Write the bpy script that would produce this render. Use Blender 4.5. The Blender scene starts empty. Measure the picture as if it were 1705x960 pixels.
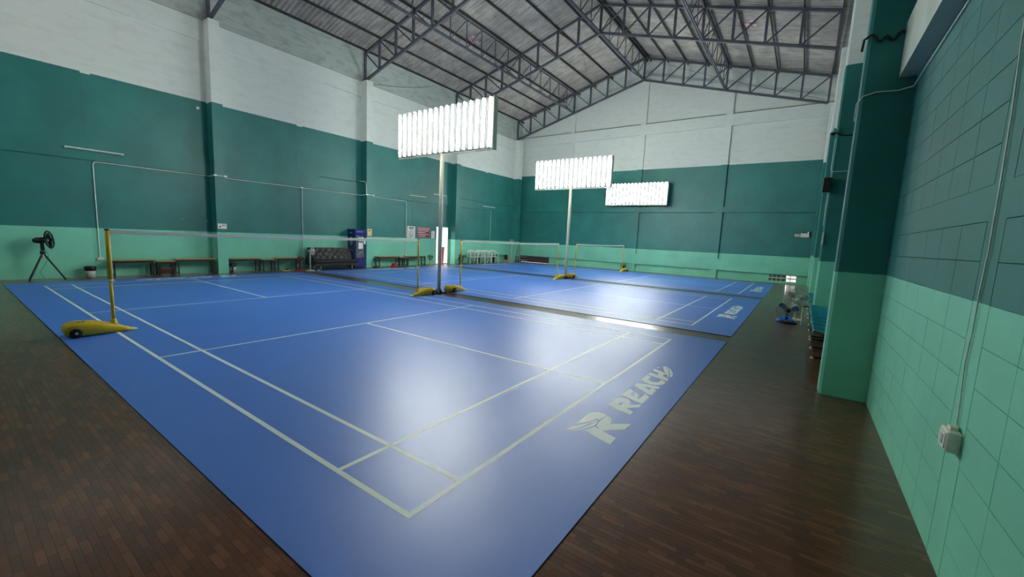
import bpy, bmesh, math, random
from mathutils import Vector, Matrix
random.seed(7)
PI = math.pi
scene = bpy.context.scene
col = scene.collection

# ------------------------------------------------------------------ camera
cam_data = bpy.data.cameras.new('camera')
cam = bpy.data.objects.new('camera', cam_data)
col.objects.link(cam)
scene.camera = cam
cam.location = (15.1539, -1.5344, 1.7079)
cam.rotation_euler = (1.4466, -0.0448, 0.6163)
cam_data.sensor_width = 36.0
cam_data.lens = 681.55 / 1705.0 * 36.0
cam_data.clip_start = 0.05
cam_data.clip_end = 300

# ------------------------------------------------------------------ world, exposure
world = bpy.data.worlds.new('daylight')
scene.world = world
world.use_nodes = True
wb = world.node_tree.nodes['Background']
wb.inputs['Color'].default_value = (1.0, 0.93, 0.95, 1)
wb.inputs['Strength'].default_value = 3.8
scene.view_settings.view_transform = 'Standard'
scene.view_settings.look = 'None'
scene.view_settings.gamma = 1.0
scene.view_settings.exposure = 1.45
TUBE = 30.0          # radiance of the fluorescent tubes

# ------------------------------------------------------------------ mesh helpers
class MB:
    def __init__(s): s.v = []; s.f = []; s.sm = []
    def add(s, vs, fs, smooth=False):
        n = len(s.v); s.v += [tuple(v) for v in vs]
        for f in fs: s.f.append([i + n for i in f]); s.sm.append(smooth)
        return s
    def box(s, x0, x1, y0, y1, z0, z1):
        x0, x1 = min(x0, x1), max(x0, x1); y0, y1 = min(y0, y1), max(y0, y1); z0, z1 = min(z0, z1), max(z0, z1)
        return s.add([(x0,y0,z0),(x1,y0,z0),(x1,y1,z0),(x0,y1,z0),(x0,y0,z1),(x1,y0,z1),(x1,y1,z1),(x0,y1,z1)],
                     [(0,3,2,1),(4,5,6,7),(0,1,5,4),(1,2,6,5),(2,3,7,6),(3,0,4,7)])
    def bbox(s, x0, x1, y0, y1, z0, z1, b=0.01):
        """box with bevelled top and side edges"""
        x0, x1 = min(x0, x1), max(x0, x1); y0, y1 = min(y0, y1), max(y0, y1); z0, z1 = min(z0, z1), max(z0, z1)
        def oct_(z, i):
            X0, X1, Y0, Y1 = x0+i, x1-i, y0+i, y1-i
            return [(X0+b,Y0,z),(X1-b,Y0,z),(X1,Y0+b,z),(X1,Y1-b,z),(X1-b,Y1,z),(X0+b,Y1,z),(X0,Y1-b,z),(X0,Y0+b,z)]
        L = oct_(z0, b) + oct_(z0+b, 0) + oct_(z1-b, 0) + oct_(z1, b)
        F = [list(range(7,-1,-1)), list(range(24,32))]
        for k in range(3):
            for i in range(8):
                j = (i+1) % 8; F.append((k*8+i, k*8+j, k*8+8+j, k*8+8+i))
        return s.add(L, F)
    def bar(s, a, b, w, h=None):
        """rectangular bar from a to b, w sideways and h up"""
        h = h or w; a = Vector(a); b = Vector(b); d = (b-a).normalized()
        up = Vector((0,0,1)) if abs(d.z) < 0.95 else Vector((0,1,0))
        r = d.cross(up).normalized(); u = r.cross(d).normalized()
        c = [r*w/2+u*h/2, -r*w/2+u*h/2, -r*w/2-u*h/2, r*w/2-u*h/2]
        return s.add([a+k for k in c]+[b+k for k in c], [(3,2,1,0),(4,5,6,7),(0,1,5,4),(1,2,6,5),(2,3,7,6),(3,0,4,7)])
    def tube(s, pts, r, n=8, closed=False, caps=True):
        pts = [Vector(p) for p in pts]; m = len(pts); rs = r if isinstance(r, (list, tuple)) else [r]*m
        vs = []; ref = None
        for i, p in enumerate(pts):
            if closed: d = (pts[(i+1) % m]-pts[i-1]).normalized()
            else: d = (pts[min(i+1, m-1)]-pts[max(i-1, 0)]).normalized()
            if ref is None: ref = Vector((0,0,1)) if abs(d.z) < 0.9 else Vector((1,0,0))
            x = d.cross(ref)
            if x.length < 1e-4: ref = Vector((0,1,0)) if abs(d.y) < .9 else Vector((1,0,0)); x = d.cross(ref)
            x.normalize(); y = d.cross(x).normalized(); ref = -y if False else ref
            for k in range(n):
                a = 2*PI*k/n; vs.append(p + (x*math.cos(a)+y*math.sin(a))*rs[i])
        fs = []
        for i in range(m if closed else m-1):
            for k in range(n):
                a, b = i*n+k, i*n+(k+1) % n; j = (i+1) % m
                fs.append((a, b, j*n+(k+1) % n, j*n+k))
        s.add(vs, fs, True)
        if caps and not closed:
            s.add(vs[:n], [list(range(n-1,-1,-1))]); s.add(vs[-n:], [list(range(n))])
        return s
    def lathe(s, prof, n=20, c=(0,0,0), axis='z', smooth=True):
        """prof: list of (radius, height)"""
        vs = []
        for r, h in prof:
            for k in range(n):
                a = 2*PI*k/n; x, y = r*math.cos(a), r*math.sin(a)
                p = (x, y, h) if axis == 'z' else ((h, x, y) if axis == 'x' else (y, h, x))
                vs.append((p[0]+c[0], p[1]+c[1], p[2]+c[2]))
        fs = []
        for i in range(len(prof)-1):
            for k in range(n):
                fs.append((i*n+k, i*n+(k+1) % n, (i+1)*n+(k+1) % n, (i+1)*n+k))
        if prof[0][0] > 1e-4: fs.append(list(range(n-1,-1,-1)))
        if prof[-1][0] > 1e-4: fs.append([(len(prof)-1)*n+k for k in range(n)])
        return s.add(vs, fs, smooth)
    def loft(s, secs, smooth=False, caps=True):
        n = len(secs[0]); vs = [p for c in secs for p in c]; fs = []
        for i in range(len(secs)-1):
            for k in range(n): fs.append((i*n+k, i*n+(k+1) % n, (i+1)*n+(k+1) % n, (i+1)*n+k))
        if caps: fs += [list(range(n-1,-1,-1)), [(len(secs)-1)*n+k for k in range(n)]]
        return s.add(vs, fs, smooth)
    def prism(s, pts, ax, a, b):
        """polygon pts extruded along axis ax from a to b"""
        def P(p, t): return (t, p[0], p[1]) if ax == 0 else ((p[0], t, p[1]) if ax == 1 else (p[0], p[1], t))
        n = len(pts); fs = [list(range(n-1,-1,-1)), list(range(n, 2*n))]
        for k in range(n): fs.append((k, (k+1) % n, n+(k+1) % n, n+k))
        return s.add([P(p, a) for p in pts]+[P(p, b) for p in pts], fs)
    def xf(s, M):
        s.v = [tuple(M @ Vector(v)) for v in s.v]; return s
    def build(s, name, m, parent=None, kind=None, loc=None, fix=True):
        me = bpy.data.meshes.new(name); me.from_pydata(s.v, [], s.f)
        for p, q in zip(me.polygons, s.sm): p.use_smooth = q
        if fix and len(s.f) < 20000:
            b = bmesh.new(); b.from_mesh(me); bmesh.ops.recalc_face_normals(b, faces=b.faces); b.to_mesh(me); b.free()
        me.materials.append(m); me.update()
        o = bpy.data.objects.new(name, me); col.objects.link(o)
        if parent: o.parent = parent
        if kind: o['kind'] = kind
        if loc: o.location = loc
        return o

def tag(o, label, cat, group=None):
    o['label'] = label; o['category'] = cat
    if group: o['group'] = group
    return o
def thing(name, label, cat, loc=(0,0,0), rz=0, group=None):
    o = bpy.data.objects.new(name, None); col.objects.link(o)
    o.location = loc; o.rotation_euler = (0,0,rz); o.empty_display_size = .1
    return tag(o, label, cat, group)
def inst(src, parent, loc=(0,0,0), rot=(0,0,0), scale=None):
    c = src.copy(); col.objects.link(c); c.parent = parent; c.location = loc; c.rotation_euler = rot
    if scale: c.scale = scale
    return c
def dup(root, loc, rz, label, group=None):
    r = root.copy(); col.objects.link(r); r.location = loc; r.rotation_euler = (0,0,rz); r['label'] = label
    if group: r['group'] = group
    for ch in list(root.children):
        c = ch.copy(); col.objects.link(c); c.parent = r
        for g in list(ch.children):
            d = g.copy(); col.objects.link(d); d.parent = c
    return r

# ------------------------------------------------------------------ materials
def srgb(r, g, b):
    f = lambda c: (c/255/12.92) if c/255 <= .04045 else ((c/255+.055)/1.055)**2.4
    return (f(r), f(g), f(b), 1)
class NT:
    def __init__(s, name):
        s.m = bpy.data.materials.new(name); s.m.use_nodes = True; s.t = s.m.node_tree; s.t.nodes.clear()
        s.out = s.n('ShaderNodeOutputMaterial'); s.b = s.n('ShaderNodeBsdfPrincipled')
        s.l(s.b.outputs[0], s.out.inputs[0])
    def n(s, t, **k):
        x = s.t.nodes.new(t)
        for a, v in k.items(): setattr(x, a, v)
        return x
    def l(s, a, b): s.t.links.new(a, b)
    def pos(s): return s.n('ShaderNodeNewGeometry').outputs['Position']
    def obj(s): return s.n('ShaderNodeTexCoord').outputs['Object']
    def noise(s, vec, scale, detail=3, rough=.5, stretch=None):
        if stretch:
            mp = s.n('ShaderNodeMapping'); mp.inputs['Scale'].default_value = stretch; s.l(vec, mp.inputs[0]); vec = mp.outputs[0]
        x = s.n('ShaderNodeTexNoise'); x.inputs['Scale'].default_value = scale; x.inputs['Detail'].default_value = detail
        x.inputs['Roughness'].default_value = rough; s.l(vec, x.inputs['Vector']); return x.outputs['Fac']
    def ramp(s, fac, stops, interp='LINEAR'):
        r = s.n('ShaderNodeValToRGB'); r.color_ramp.interpolation = interp; e = r.color_ramp.elements
        while len(e) < len(stops): e.new(.5)
        for i, (p, c) in enumerate(stops): e[i].position = p; e[i].color = c if len(c) == 4 else (*c, 1)
        s.l(fac, r.inputs[0]); return r.outputs[0]
    def math(s, op, a, b=None, c=None):
        x = s.n('ShaderNodeMath', operation=op)
        for i, v in enumerate((a, b, c)):
            if v is None: continue
            if isinstance(v, (int, float)): x.inputs[i].default_value = v
            else: s.l(v, x.inputs[i])
        return x.outputs[0]
    def mix(s, fac, a, b, blend='MIX'):
        x = s.n('ShaderNodeMix', data_type='RGBA', blend_type=blend)
        if isinstance(fac, (int, float)): x.inputs[0].default_value = fac
        else: s.l(fac, x.inputs[0])
        for i, v in ((6, a), (7, b)):
            if isinstance(v, tuple): x.inputs[i].default_value = v if len(v) == 4 else (*v, 1)
            else: s.l(v, x.inputs[i])
        return x.outputs[2]
    def bump(s, h, strength=.3, dist=.01, prev=None):
        x = s.n('ShaderNodeBump'); x.inputs['Strength'].default_value = strength; x.inputs['Distance'].default_value = dist
        s.l(h, x.inputs['Height'])
        if prev: s.l(prev, x.inputs['Normal'])
        return x.outputs[0]
    def col(s, c):
        if isinstance(c, tuple): s.b.inputs['Base Color'].default_value = c
        else: s.l(c, s.b.inputs['Base Color'])
        return s
    def set(s, **k):
        for a, v in k.items(): s.b.inputs[a.replace('_', ' ')].default_value = v
        return s

def simple(name, rgb, rough=.5, metal=0.0, var=.12, scale=30, **k):
    """plain colour with a little procedural variation and relief"""
    N = NT(name); p = N.obj(); f = N.noise(p, scale, 3)
    c = srgb(*rgb); lo = tuple(x*(1-var) for x in c[:3])+(1,); hi = tuple(min(1, x*(1+var)) for x in c[:3])+(1,)
    N.col(N.ramp(f, [(.3, lo), (.7, hi)])).set(Roughness=rough, Metallic=metal)
    N.l(N.bump(f, .08, .002), N.b.inputs['Normal'])
    for a, v in k.items(): N.b.inputs[a.replace('_', ' ')].default_value = v
    return N.m

C_LIGHT = (0.20, 0.62, 0.44, 1)
C_DARK = (0.021, 0.185, 0.160, 1)
C_WHITE = (0.70, 0.75, 0.69, 1)
def paint(name, z1, z2, blocks=None, top=C_WHITE, dirt=.3, rough=.48):
    """painted wall: light green dado, dark teal band, whitewash above, by height"""
    N = NT(name); p = N.pos(); sx = N.n('ShaderNodeSeparateXYZ'); N.l(p, sx.inputs[0]); z = sx.outputs[2]
    w = N.noise(p, 9, 2); zz = N.math('ADD', z, N.math('MULTIPLY', N.math('SUBTRACT', w, .5), .012))
    big = N.noise(p, .9, 4, .6); fine = N.noise(p, 14, 4, .6)
    lt = N.mix(N.ramp(big, [(.35, (0,0,0)), (.7, (1,1,1))]), tuple(x*.9 for x in C_LIGHT[:3])+(1,), tuple(x*1.08 for x in C_LIGHT[:3])+(1,))
    dk = N.mix(N.ramp(big, [(.35, (0,0,0)), (.7, (1,1,1))]), tuple(x*.85 for x in C_DARK[:3])+(1,), tuple(x*1.15 for x in C_DARK[:3])+(1,))
    streak = N.noise(p, 3.2, 5, .65, (.7, .7, 1.6)); st2 = N.noise(p, 2.6, 5, .7, (.3, .3, 4))
    wh = N.mix(N.math('MULTIPLY', N.ramp(streak, [(.5, (0,0,0)), (.78, (1,1,1))]), dirt), top, (top[0]*.62, top[1]*.58, top[2]*.52, 1))
    wh = N.mix(N.math('MULTIPLY', N.ramp(st2, [(.52, (0,0,0)), (.75, (1,1,1))]), dirt), wh, (top[0]*.7, top[1]*.68, top[2]*.66, 1))
    c = N.mix(N.math('GREATER_THAN', zz, z1), lt, dk)
    c = N.mix(N.math('GREATER_THAN', zz, z2), c, wh)
    N.col(c)
    up = N.math('GREATER_THAN', z, z2)
    r = N.math('ADD', rough, N.math('MULTIPLY', up, .4)); N.l(r, N.b.inputs['Roughness'])
    nb = N.bump(fine, .25, .004)
    if blocks:
        cmb = N.n('ShaderNodeCombineXYZ'); N.l(sx.outputs[blocks], cmb.inputs[0]); N.l(z, cmb.inputs[1])
        br = N.n('ShaderNodeTexBrick'); br.offset = 0.5
        for k, v in (('Scale', 1), ('Mortar Size', .008), ('Mortar Smooth', .6), ('Brick Width', .42), ('Row Height', .21)): br.inputs[k].default_value = v
        N.l(cmb.outputs[0], br.inputs['Vector'])
        nb = N.bump(br.outputs['Fac'], -.35, .006, nb)
    N.l(nb, N.b.inputs['Normal'])
    return N.m

M = {}
M['paint_left'] = paint('left wall paint', 1.43, 5.78, 1)
M['paint_left_plain'] = paint('left pilaster paint', 1.43, 5.74)
M['paint_far'] = paint('far wall paint', 1.36, 6.04, None)
M['paint_far_blocks'] = paint('far wall block paint', 1.36, 6.04, 0)
M['paint_right'] = paint('right wall paint', 1.48, 5.78, rough=.78)
M['beam_white'] = simple('whitewashed beam', (196, 206, 190), .8, var=.08, scale=3)
M['parapet'] = paint('raw parapet', -9, -8, 1, top=(.46, .52, .47, 1), dirt=1.0)

# wood strip floor: colour by strip cell, the same for built strips and for the far floor
SX, SY = 0.15, 0.0375
N = NT('wood strip floor'); p = N.pos(); sx = N.n('ShaderNodeSeparateXYZ'); N.l(p, sx.inputs[0])
row = N.math('FLOOR', N.math('DIVIDE', sx.outputs[1], SY)); off = N.math('FLOORED_MODULO', N.math('MULTIPLY', row, .382), 1.0)
xx = N.math('ADD', N.math('DIVIDE', sx.outputs[0], SX), off); cell = N.math('FLOOR', xx)
cb = N.n('ShaderNodeCombineXYZ'); N.l(cell, cb.inputs[0]); N.l(row, cb.inputs[1])
wn = N.n('ShaderNodeTexWhiteNoise', noise_dimensions='2D'); N.l(cb.outputs[0], wn.inputs['Vector'])
base = N.ramp(wn.outputs['Value'], [(0, srgb(96, 56, 34)), (.35, srgb(109, 64, 39)), (.7, srgb(120, 72, 45)), (1, srgb(142, 90, 58))])
g = N.noise(p, 14, 3, .6, (1, 6, 1)); base = N.mix(N.math('MULTIPLY', g, .4), base, srgb(40, 24, 15))
st = N.noise(p, 1.1, 5, .6); base = N.mix(N.ramp(st, [(.45, (0,0,0)), (.8, (.5,.5,.5))]), base, srgb(56, 44, 38))
fx = N.math('FRACT', xx); fy = N.math('FRACT', N.math('DIVIDE', sx.outputs[1], SY))
gap = N.math('MAXIMUM', N.math('LESS_THAN', fx, .008), N.math('LESS_THAN', fy, .035))
base = N.mix(N.math('MULTIPLY', gap, .6), base, srgb(40, 24, 16))
N.col(base)
rg = N.noise(p, 1.2, 2, .5); N.l(N.math('ADD', .262, N.math('MULTIPLY', rg, .05)), N.b.inputs['Roughness'])
wv = N.noise(p, 7, 2)
N.l(N.bump(wv, .04, .01), N.b.inputs['Normal'])
N.set(IOR=1.4, Coat_Weight=.45, Coat_Roughness=.14, Coat_IOR=1.4)
M['wood'] = N.m

def mat_surface(name, c1, c2, rough):
    N = NT(name); p = N.pos(); f = N.noise(p, .8, 4, .6); f2 = N.noise(p, 260, 2)
    N.col(N.mix(f, c1, c2)); N.l(N.math('ADD', rough-.05, N.math('MULTIPLY', f, .1)), N.b.inputs['Roughness'])
    big = N.noise(p, 1.6, 3, .5, (1, .6, 1)); N.l(N.bump(big, .12, .05, N.bump(f2, .12, .0006)), N.b.inputs['Normal'])
    return N.m
M['court_blue'] = mat_surface('blue court vinyl', (0.050, 0.18, 0.67, 1), (0.055, 0.195, 0.71, 1), .42)
M['court_blue'].node_tree.nodes['Principled BSDF'].inputs['IOR'].default_value = 1.75
M['court_white'] = mat_surface('court line paint', (0.80, 0.88, 0.85, 1), (0.84, 0.92, 0.89, 1), .42)
M['mat_edge_shade'] = simple('mat edge shadow', (22, 26, 48), .8)  # near-black, paints the shadow line under the mat rim

M['steel'] = simple('dark painted steel', (86, 88, 96), .55, .2, .2, 6)
M['purlin'] = simple('purlin steel', (58, 56, 58), .6, .2, .2, 6)
N = NT('asbestos roof sheet'); p = N.pos()
f = N.noise(p, 1.5, 5, .65); s2 = N.noise(p, 3.0, 5, .7, (.35, 5, .35))
oi = N.n('ShaderNodeObjectInfo').outputs['Random']
c = N.mix(N.ramp(f, [(.35, (0,0,0)), (.7, (1,1,1))]), srgb(158, 152, 142), srgb(200, 194, 182))
c = N.mix(N.math('MULTIPLY', N.ramp(s2, [(.45, (0,0,0)), (.7, (1,1,1))]), .55), c, srgb(98, 92, 88))
c = N.mix(N.math('MULTIPLY', oi, .3), c, srgb(112, 106, 102))
N.col(c).set(Roughness=.9); M['roof'] = N.m
N = NT('dirty roof light sheet'); f = N.noise(N.pos(), 5, 4)
N.col(N.ramp(f, [(.35, srgb(60, 52, 66)), (.65, srgb(235, 190, 190))])).set(Roughness=.6, Transmission_Weight=.0)
tr = N.n('ShaderNodeBsdfTranslucent'); tr.inputs[0].default_value = (.10, .075, .08, 1)
ad = N.n('ShaderNodeAddShader'); N.l(N.b.outputs[0], ad.inputs[0]); N.l(tr.outputs[0], ad.inputs[1]); N.l(ad.outputs[0], N.out.inputs[0])
M['rooflight'] = N.m

def emit(name, rgb, s):
    N = NT(name); N.b.inputs['Base Color'].default_value = (.8,.8,.8,1)
    N.b.inputs['Emission Color'].default_value = (*rgb, 1); N.b.inputs['Emission Strength'].default_value = s
    return N.m
M['tube_lit'] = emit('lit fluorescent tube', (0.96, 1.0, 0.95), TUBE)
M['dark_gap_fin'] = simple('black tube gap fin', (30, 32, 32), .9)
M['tube_off'] = simple('unlit fluorescent tube', (205, 220, 212), .3)
M['fit_white'] = simple('white enamel', (238, 240, 235), .4)
M['galv'] = simple('grey painted pipe', (216, 216, 190), .5, 0)
M['white_plastic'] = simple('white plastic', (226, 232, 222), .4)
M['black_plastic'] = simple('black plastic', (22, 24, 25), .45)
M['black_metal'] = simple('black metal', (26, 26, 28), .5, .3)
M['rubber'] = simple('black rubber', (16, 16, 17), .8)
M['yellow'] = simple('yellow enamel', (214, 178, 22), .35, var=.06)
M['yellow_pale'] = simple('pale yellow enamel', (206, 196, 92), .4)
M['net_cord'] = simple('net cord', (120, 132, 126), .8)
M['net_tape'] = simple('white net tape', (246, 246, 252), .7)
N = NT('net tape cloth'); tr = N.n('ShaderNodeBsdfTranslucent'); tr.inputs[0].default_value = (1.0,.98,.88,1); N.b.inputs['Base Color'].default_value = (1.0,.98,.88,1); N.b.inputs['Roughness'].default_value = .8
mx = N.n('ShaderNodeMixShader'); mx.inputs[0].default_value = .5; N.l(N.b.outputs[0], mx.inputs[1]); N.l(tr.outputs[0], mx.inputs[2]); N.l(mx.outputs[0], N.out.inputs[0]); M['net_tape'] = N.m
M['bench_wood'] = simple('pale varnished board', (188, 150, 92), .5, var=.2, scale=8)
M['bin_grey'] = simple('pale grey plastic', (188, 190, 188), .5)
M['bin_bag'] = simple('black bin liner', (20, 18, 20), .35, var=.3)
M['red'] = simple('red plastic', (176, 24, 28), .4)
M['leather'] = simple('black vinyl leather', (25, 20, 22), .45)
M['chrome'] = simple('polished metal', (214, 206, 196), .2, .9)
M['fridge_blue'] = simple('blue enamel', (24, 20, 122), .3)
M['fridge_side'] = simple('dark blue printed side', (12, 42, 96), .3)
M['paper'] = simple('paper', (232, 234, 226), .8, var=.05)
M['paper_warm'] = simple('warm printed paper', (238, 214, 150), .8)
M['ink'] = simple('dark print', (58, 62, 60), .8)
M['sign_red'] = simple('dark red sign board', (132, 16, 36), .5)
M['sign_letter'] = simple('pink white lettering', (240, 196, 200), .6)
M['alu'] = simple('aluminium frame', (150, 158, 150), .4, .6)
M['blue_blade'] = simple('blue fan blade', (28, 66, 150), .3)
M['lightblue'] = simple('light blue cloth', (70, 140, 236), .7)
M['teal_seat'] = simple('teal plastic seat', (20, 142, 158), .35)
M['maroon'] = simple('dark maroon board', (54, 10, 24), .7)
M['brown'] = simple('reddish brown wood', (140, 62, 40), .7)
M['cable_white'] = simple('white cable', (214, 222, 214), .5)
M['cable_black'] = simple('black cable', (14, 14, 16), .5)
M['socket'] = simple('ivory plastic box', (226, 220, 204), .4)
M['patch'] = simple('pale filler', (96, 172, 152), .7)
M['pink_wall'] = simple('pale pink outside wall', (226, 200, 206), .9)
M['ground'] = simple('pale concrete ground', (206, 196, 190), .9)
M['bronze_print'] = simple('bronze printed emblem', (150, 104, 62), .5)
M['pale_print'] = simple('pale blue print', (120, 142, 196), .5)
N = NT('clear glass'); N.set(Roughness=.08, IOR=1.3, Transmission_Weight=.9); N.col((.86,.92,.94,1)); M['glass'] = N.m
M['fridge_in'] = simple('cooler interior', (156, 160, 176), .5)
M['bottle_mix'] = simple('drinks bottles', (112, 132, 108), .35, var=.5, scale=14)
M['junk'] = simple('grey pink cloth', (132, 122, 118), .9, var=.3, scale=10)
LOGO= [[(13.599,1.818),(13.592,2.065),(13.595,2.14),(13.613,2.183),(13.659,2.22),(13.71,2.22),(13.752,2.196),(13.745,2.126),(13.734,2.046),(13.71,2.07),(13.691,1.991),(13.644,1.896)],[(13.576,1.67),(13.612,1.797),(13.676,1.924),(13.708,2.012),(13.717,2.044),(13.729,2.036),(13.728,1.998),(13.697,1.917),(13.663,1.783),(13.637,1.728),(13.589,1.658)],[(13.592,1.653),(13.65,1.703),(13.688,1.758),(13.722,1.826),(13.748,1.902),(13.748,1.943),(13.742,2.011),(13.732,1.999),(13.706,1.907),(13.672,1.782),(13.641,1.721)],[(13.757,2.195),(13.791,2.178),(13.829,2.135),(13.845,2.087),(13.85,2.043),(13.992,2.167),(14.004,2.163),(14.0,2.021),(13.897,1.916),(13.846,1.856),(13.812,1.876),(13.769,1.914),(13.757,1.951),(13.747,2.027),(13.752,2.119)],[(13.71,1.767),(13.73,1.807),(13.759,1.898),(13.811,1.868),(13.85,1.855),(13.997,1.808),(14.001,1.663),(13.909,1.688)],[(13.662,2.468),(13.656,2.673),(13.683,2.743),(13.72,2.768),(13.766,2.755),(13.811,2.706),(13.834,2.619),(13.929,2.71),(13.935,2.618),(13.842,2.506),(13.928,2.467),(13.928,2.371),(13.856,2.397),(13.748,2.42),(13.663,2.467),(13.73,2.546),(13.77,2.525),(13.768,2.594),(13.757,2.644),(13.732,2.625),(13.729,2.548)],[(13.665,2.828),(13.667,3.104),(13.732,3.043),(13.734,2.913),(13.791,2.877),(13.771,2.954),(13.762,3.029),(13.832,2.961),(13.835,2.854),(13.863,2.872),(13.863,3.052),(13.935,2.989),(13.928,2.734),(13.897,2.739),(13.772,2.791)],[(13.675,3.237),(13.664,3.338),(13.739,3.377),(13.831,3.397),(13.931,3.405),(13.935,3.314),(13.886,3.293),(13.93,3.263),(13.932,3.042),(13.85,3.099),(13.676,3.235),(13.783,3.269),(13.861,3.218),(13.859,3.295),(13.782,3.272)],[(13.672,3.512),(13.668,3.65),(13.672,3.76),(13.73,3.715),(13.739,3.574),(13.776,3.531),(13.821,3.521),(13.867,3.562),(13.876,3.683),(13.938,3.627),(13.942,3.55),(13.929,3.488),(13.871,3.428),(13.8,3.414),(13.733,3.433)],[(13.67,3.782),(13.674,3.87),(13.78,3.842),(13.765,3.938),(13.669,4.005),(13.667,4.076),(13.758,4.053),(13.82,4.006),(13.864,3.945),(13.839,3.905),(13.848,3.848),(13.902,3.817),(13.912,3.779),(13.925,3.79),(13.937,3.778),(13.94,3.673),(13.891,3.697),(13.783,3.732)],[(13.724,4.307),(13.76,4.302),(13.807,4.225),(13.847,4.118),(13.883,3.995),(13.917,3.831),(13.923,3.773),(13.878,3.924),(13.819,4.039),(13.764,4.166)],[(13.761,4.322),(13.799,4.291),(13.859,4.201),(13.908,4.088),(13.937,3.979),(13.949,3.892),(13.919,3.88),(13.892,4.004),(13.856,4.126),(13.813,4.23)],[(13.677,4.162),(13.706,4.208),(13.715,4.185),(13.687,4.14)]]
# ================================================================== the hall
XL, XR, YF, YB = -1.886, 15.933, 23.30, -6.0
RX, RZ, SLOPE = 6.75, 12.27, 0.287          # ridge and slope of the roof sheets
roofz = lambda x: RZ - SLOPE*abs(x-RX)

# ---- floor: slab, then single wood strips where the photograph resolves them
floor = MB().box(XL-.25, XR+.25, YB-.2, YF+.25, -.12, -.004).build('floor', M['wood'], kind='structure')
def strip_mb(x, y, dz, mb=None):
    mb = mb or MB(); a, b, c, d = x+.0003, x+SX-.0003, y+.0003, y+SY-.0003; e = .0001
    return mb.add([(a,c,-.004),(b,c,-.004),(b,d,-.004),(a,d,-.004),(a+e,c+e,dz),(b-e,c+e,dz),(b-e,d-e,dz),(a+e,d-e,dz)],
                  [(4,5,6,7),(0,1,5,4),(1,2,6,5),(2,3,7,6),(3,0,4,7)])
ctr = Vector((15.154, -1.534)); vd = Vector((-.578, .816))
strips = []
for r in range(-60, 220):
    y = r*SY
    for k in range(40, 110):
        x = (k - (r*.382) % 1.0)*SX
        if x < 7.2 or x > XR-.002: continue
        if x+SX < 14.20 and x > -.8 and y > -.56: continue
        d = Vector((x+.1, y+.02)) - ctr; dep = d.dot(vd); lat = abs(d.x*vd.y-d.y*vd.x)
        if dep < .75 or lat/dep > 1.55 or 1.7/dep > 1.02 or d.length > 6.6: continue
        if y > 4.5 and x > 15.45: continue
        strips.append((d.length, x, y))
strips.sort()
rs = random.Random(3)
near = strips[:300]; rest = strips[300:]
meshes = [strip_mb(-SX/2, -SY/2, z).build('floor_strip', M['wood'], floor) for z in (0.0, .00015, -.00012)]
for i, (d, x, y) in enumerate(near):
    if i < 3: o = meshes[i]; o.location = (x+SX/2, y+SY/2, 0)
    else: o = inst(meshes[rs.randrange(3)], floor, (x+SX/2, y+SY/2, 0))
    o.rotation_euler = (rs.uniform(-.001,.001), rs.uniform(-.0004,.0004), 0)
mb = MB()
for d, x, y in rest: strip_mb(x, y, rs.choice((0.0, .00015, -.00012, .0001)), mb)
mb.build('floor_strips', M['wood'], floor, kind='stuff', fix=False)

# ---- left wall with its doorway (y 15.08..16.02)
DY0, DY1, DZ = 15.08, 16.00, 2.10
w = MB()
T = .18
w.box(XL-T, XL, YB, DY0, 0, 3.36); w.box(XL-T, XL, DY1, YF, 0, 3.36); w.box(XL-T, XL, DY0, DY1, DZ, 3.36)
w.box(XL-T, XL, YB, YF, 3.36, 7.70)
wall_left = w.build('wall_left', M['paint_left'], kind='structure')
MB().box(XL-T, XL+.05, YB, YF, 3.362, 3.87).build('beam', M['paint_left_plain'], wall_left)
MB().box(XL-T, XL+.05, YB, YF, 7.702, 8.35).build('beam', M['paint_left_plain'], wall_left)
MB().box(XL-T, XL-.01, YB, YF, 8.352, 9.80).build('parapet', M['parapet'], wall_left)
MB().box(XL-.01, XL+.03, YB, YF, 8.352, 8.368).build('drip_edge', M['steel'], wall_left)
for y0, y1 in ((-1.85, -1.5), (4.24, 4.56), (10.22, 10.56), (16.18, 16.52), (22.42, 22.8)):
    MB().box(XL-.02, -1.45, y0, y1, 0, 8.36).build('pilaster', M['paint_left_plain'], wall_left)
for yc in (1.35, 7.4, 13.4, 19.4):
    if abs(yc-13.4) > 5 or True:
        MB().box(XL-.02, XL+.004, yc-.1, yc+.1, 0, 3.36).build('stiffener', M['paint_left_plain'], wall_left)
        MB().box(XL-.02, XL+.004, yc-.1, yc+.1, 3.87, 7.7).build('stiffener', M['paint_left_plain'], wall_left)
# pale filler patches left by old fixings
pm = MB().lathe([(.022, 0), (.026, .002), (.0, .004)], 8, axis='x').build('filler_patch', M['patch'], wall_left)
first = True
def patches(y0, y1, n, z, skip=()):
    global first
    for i in range(n):
        if i in skip: continue
        y = y0+(y1-y0)*i/(n-1)
        o = pm if first else inst(pm, wall_left); first = False
        o.location = (XL+.001, y, z+rs.uniform(-.015,.015)); o.scale = (1, rs.uniform(.7,1.2), rs.uniform(.6,1.3))
patches(3.40, 5.05-.95, 6, 1.80, (2,)); patches(6.92, 8.60, 9, 1.79); patches(10.95, 12.75, 6, 1.80)

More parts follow.
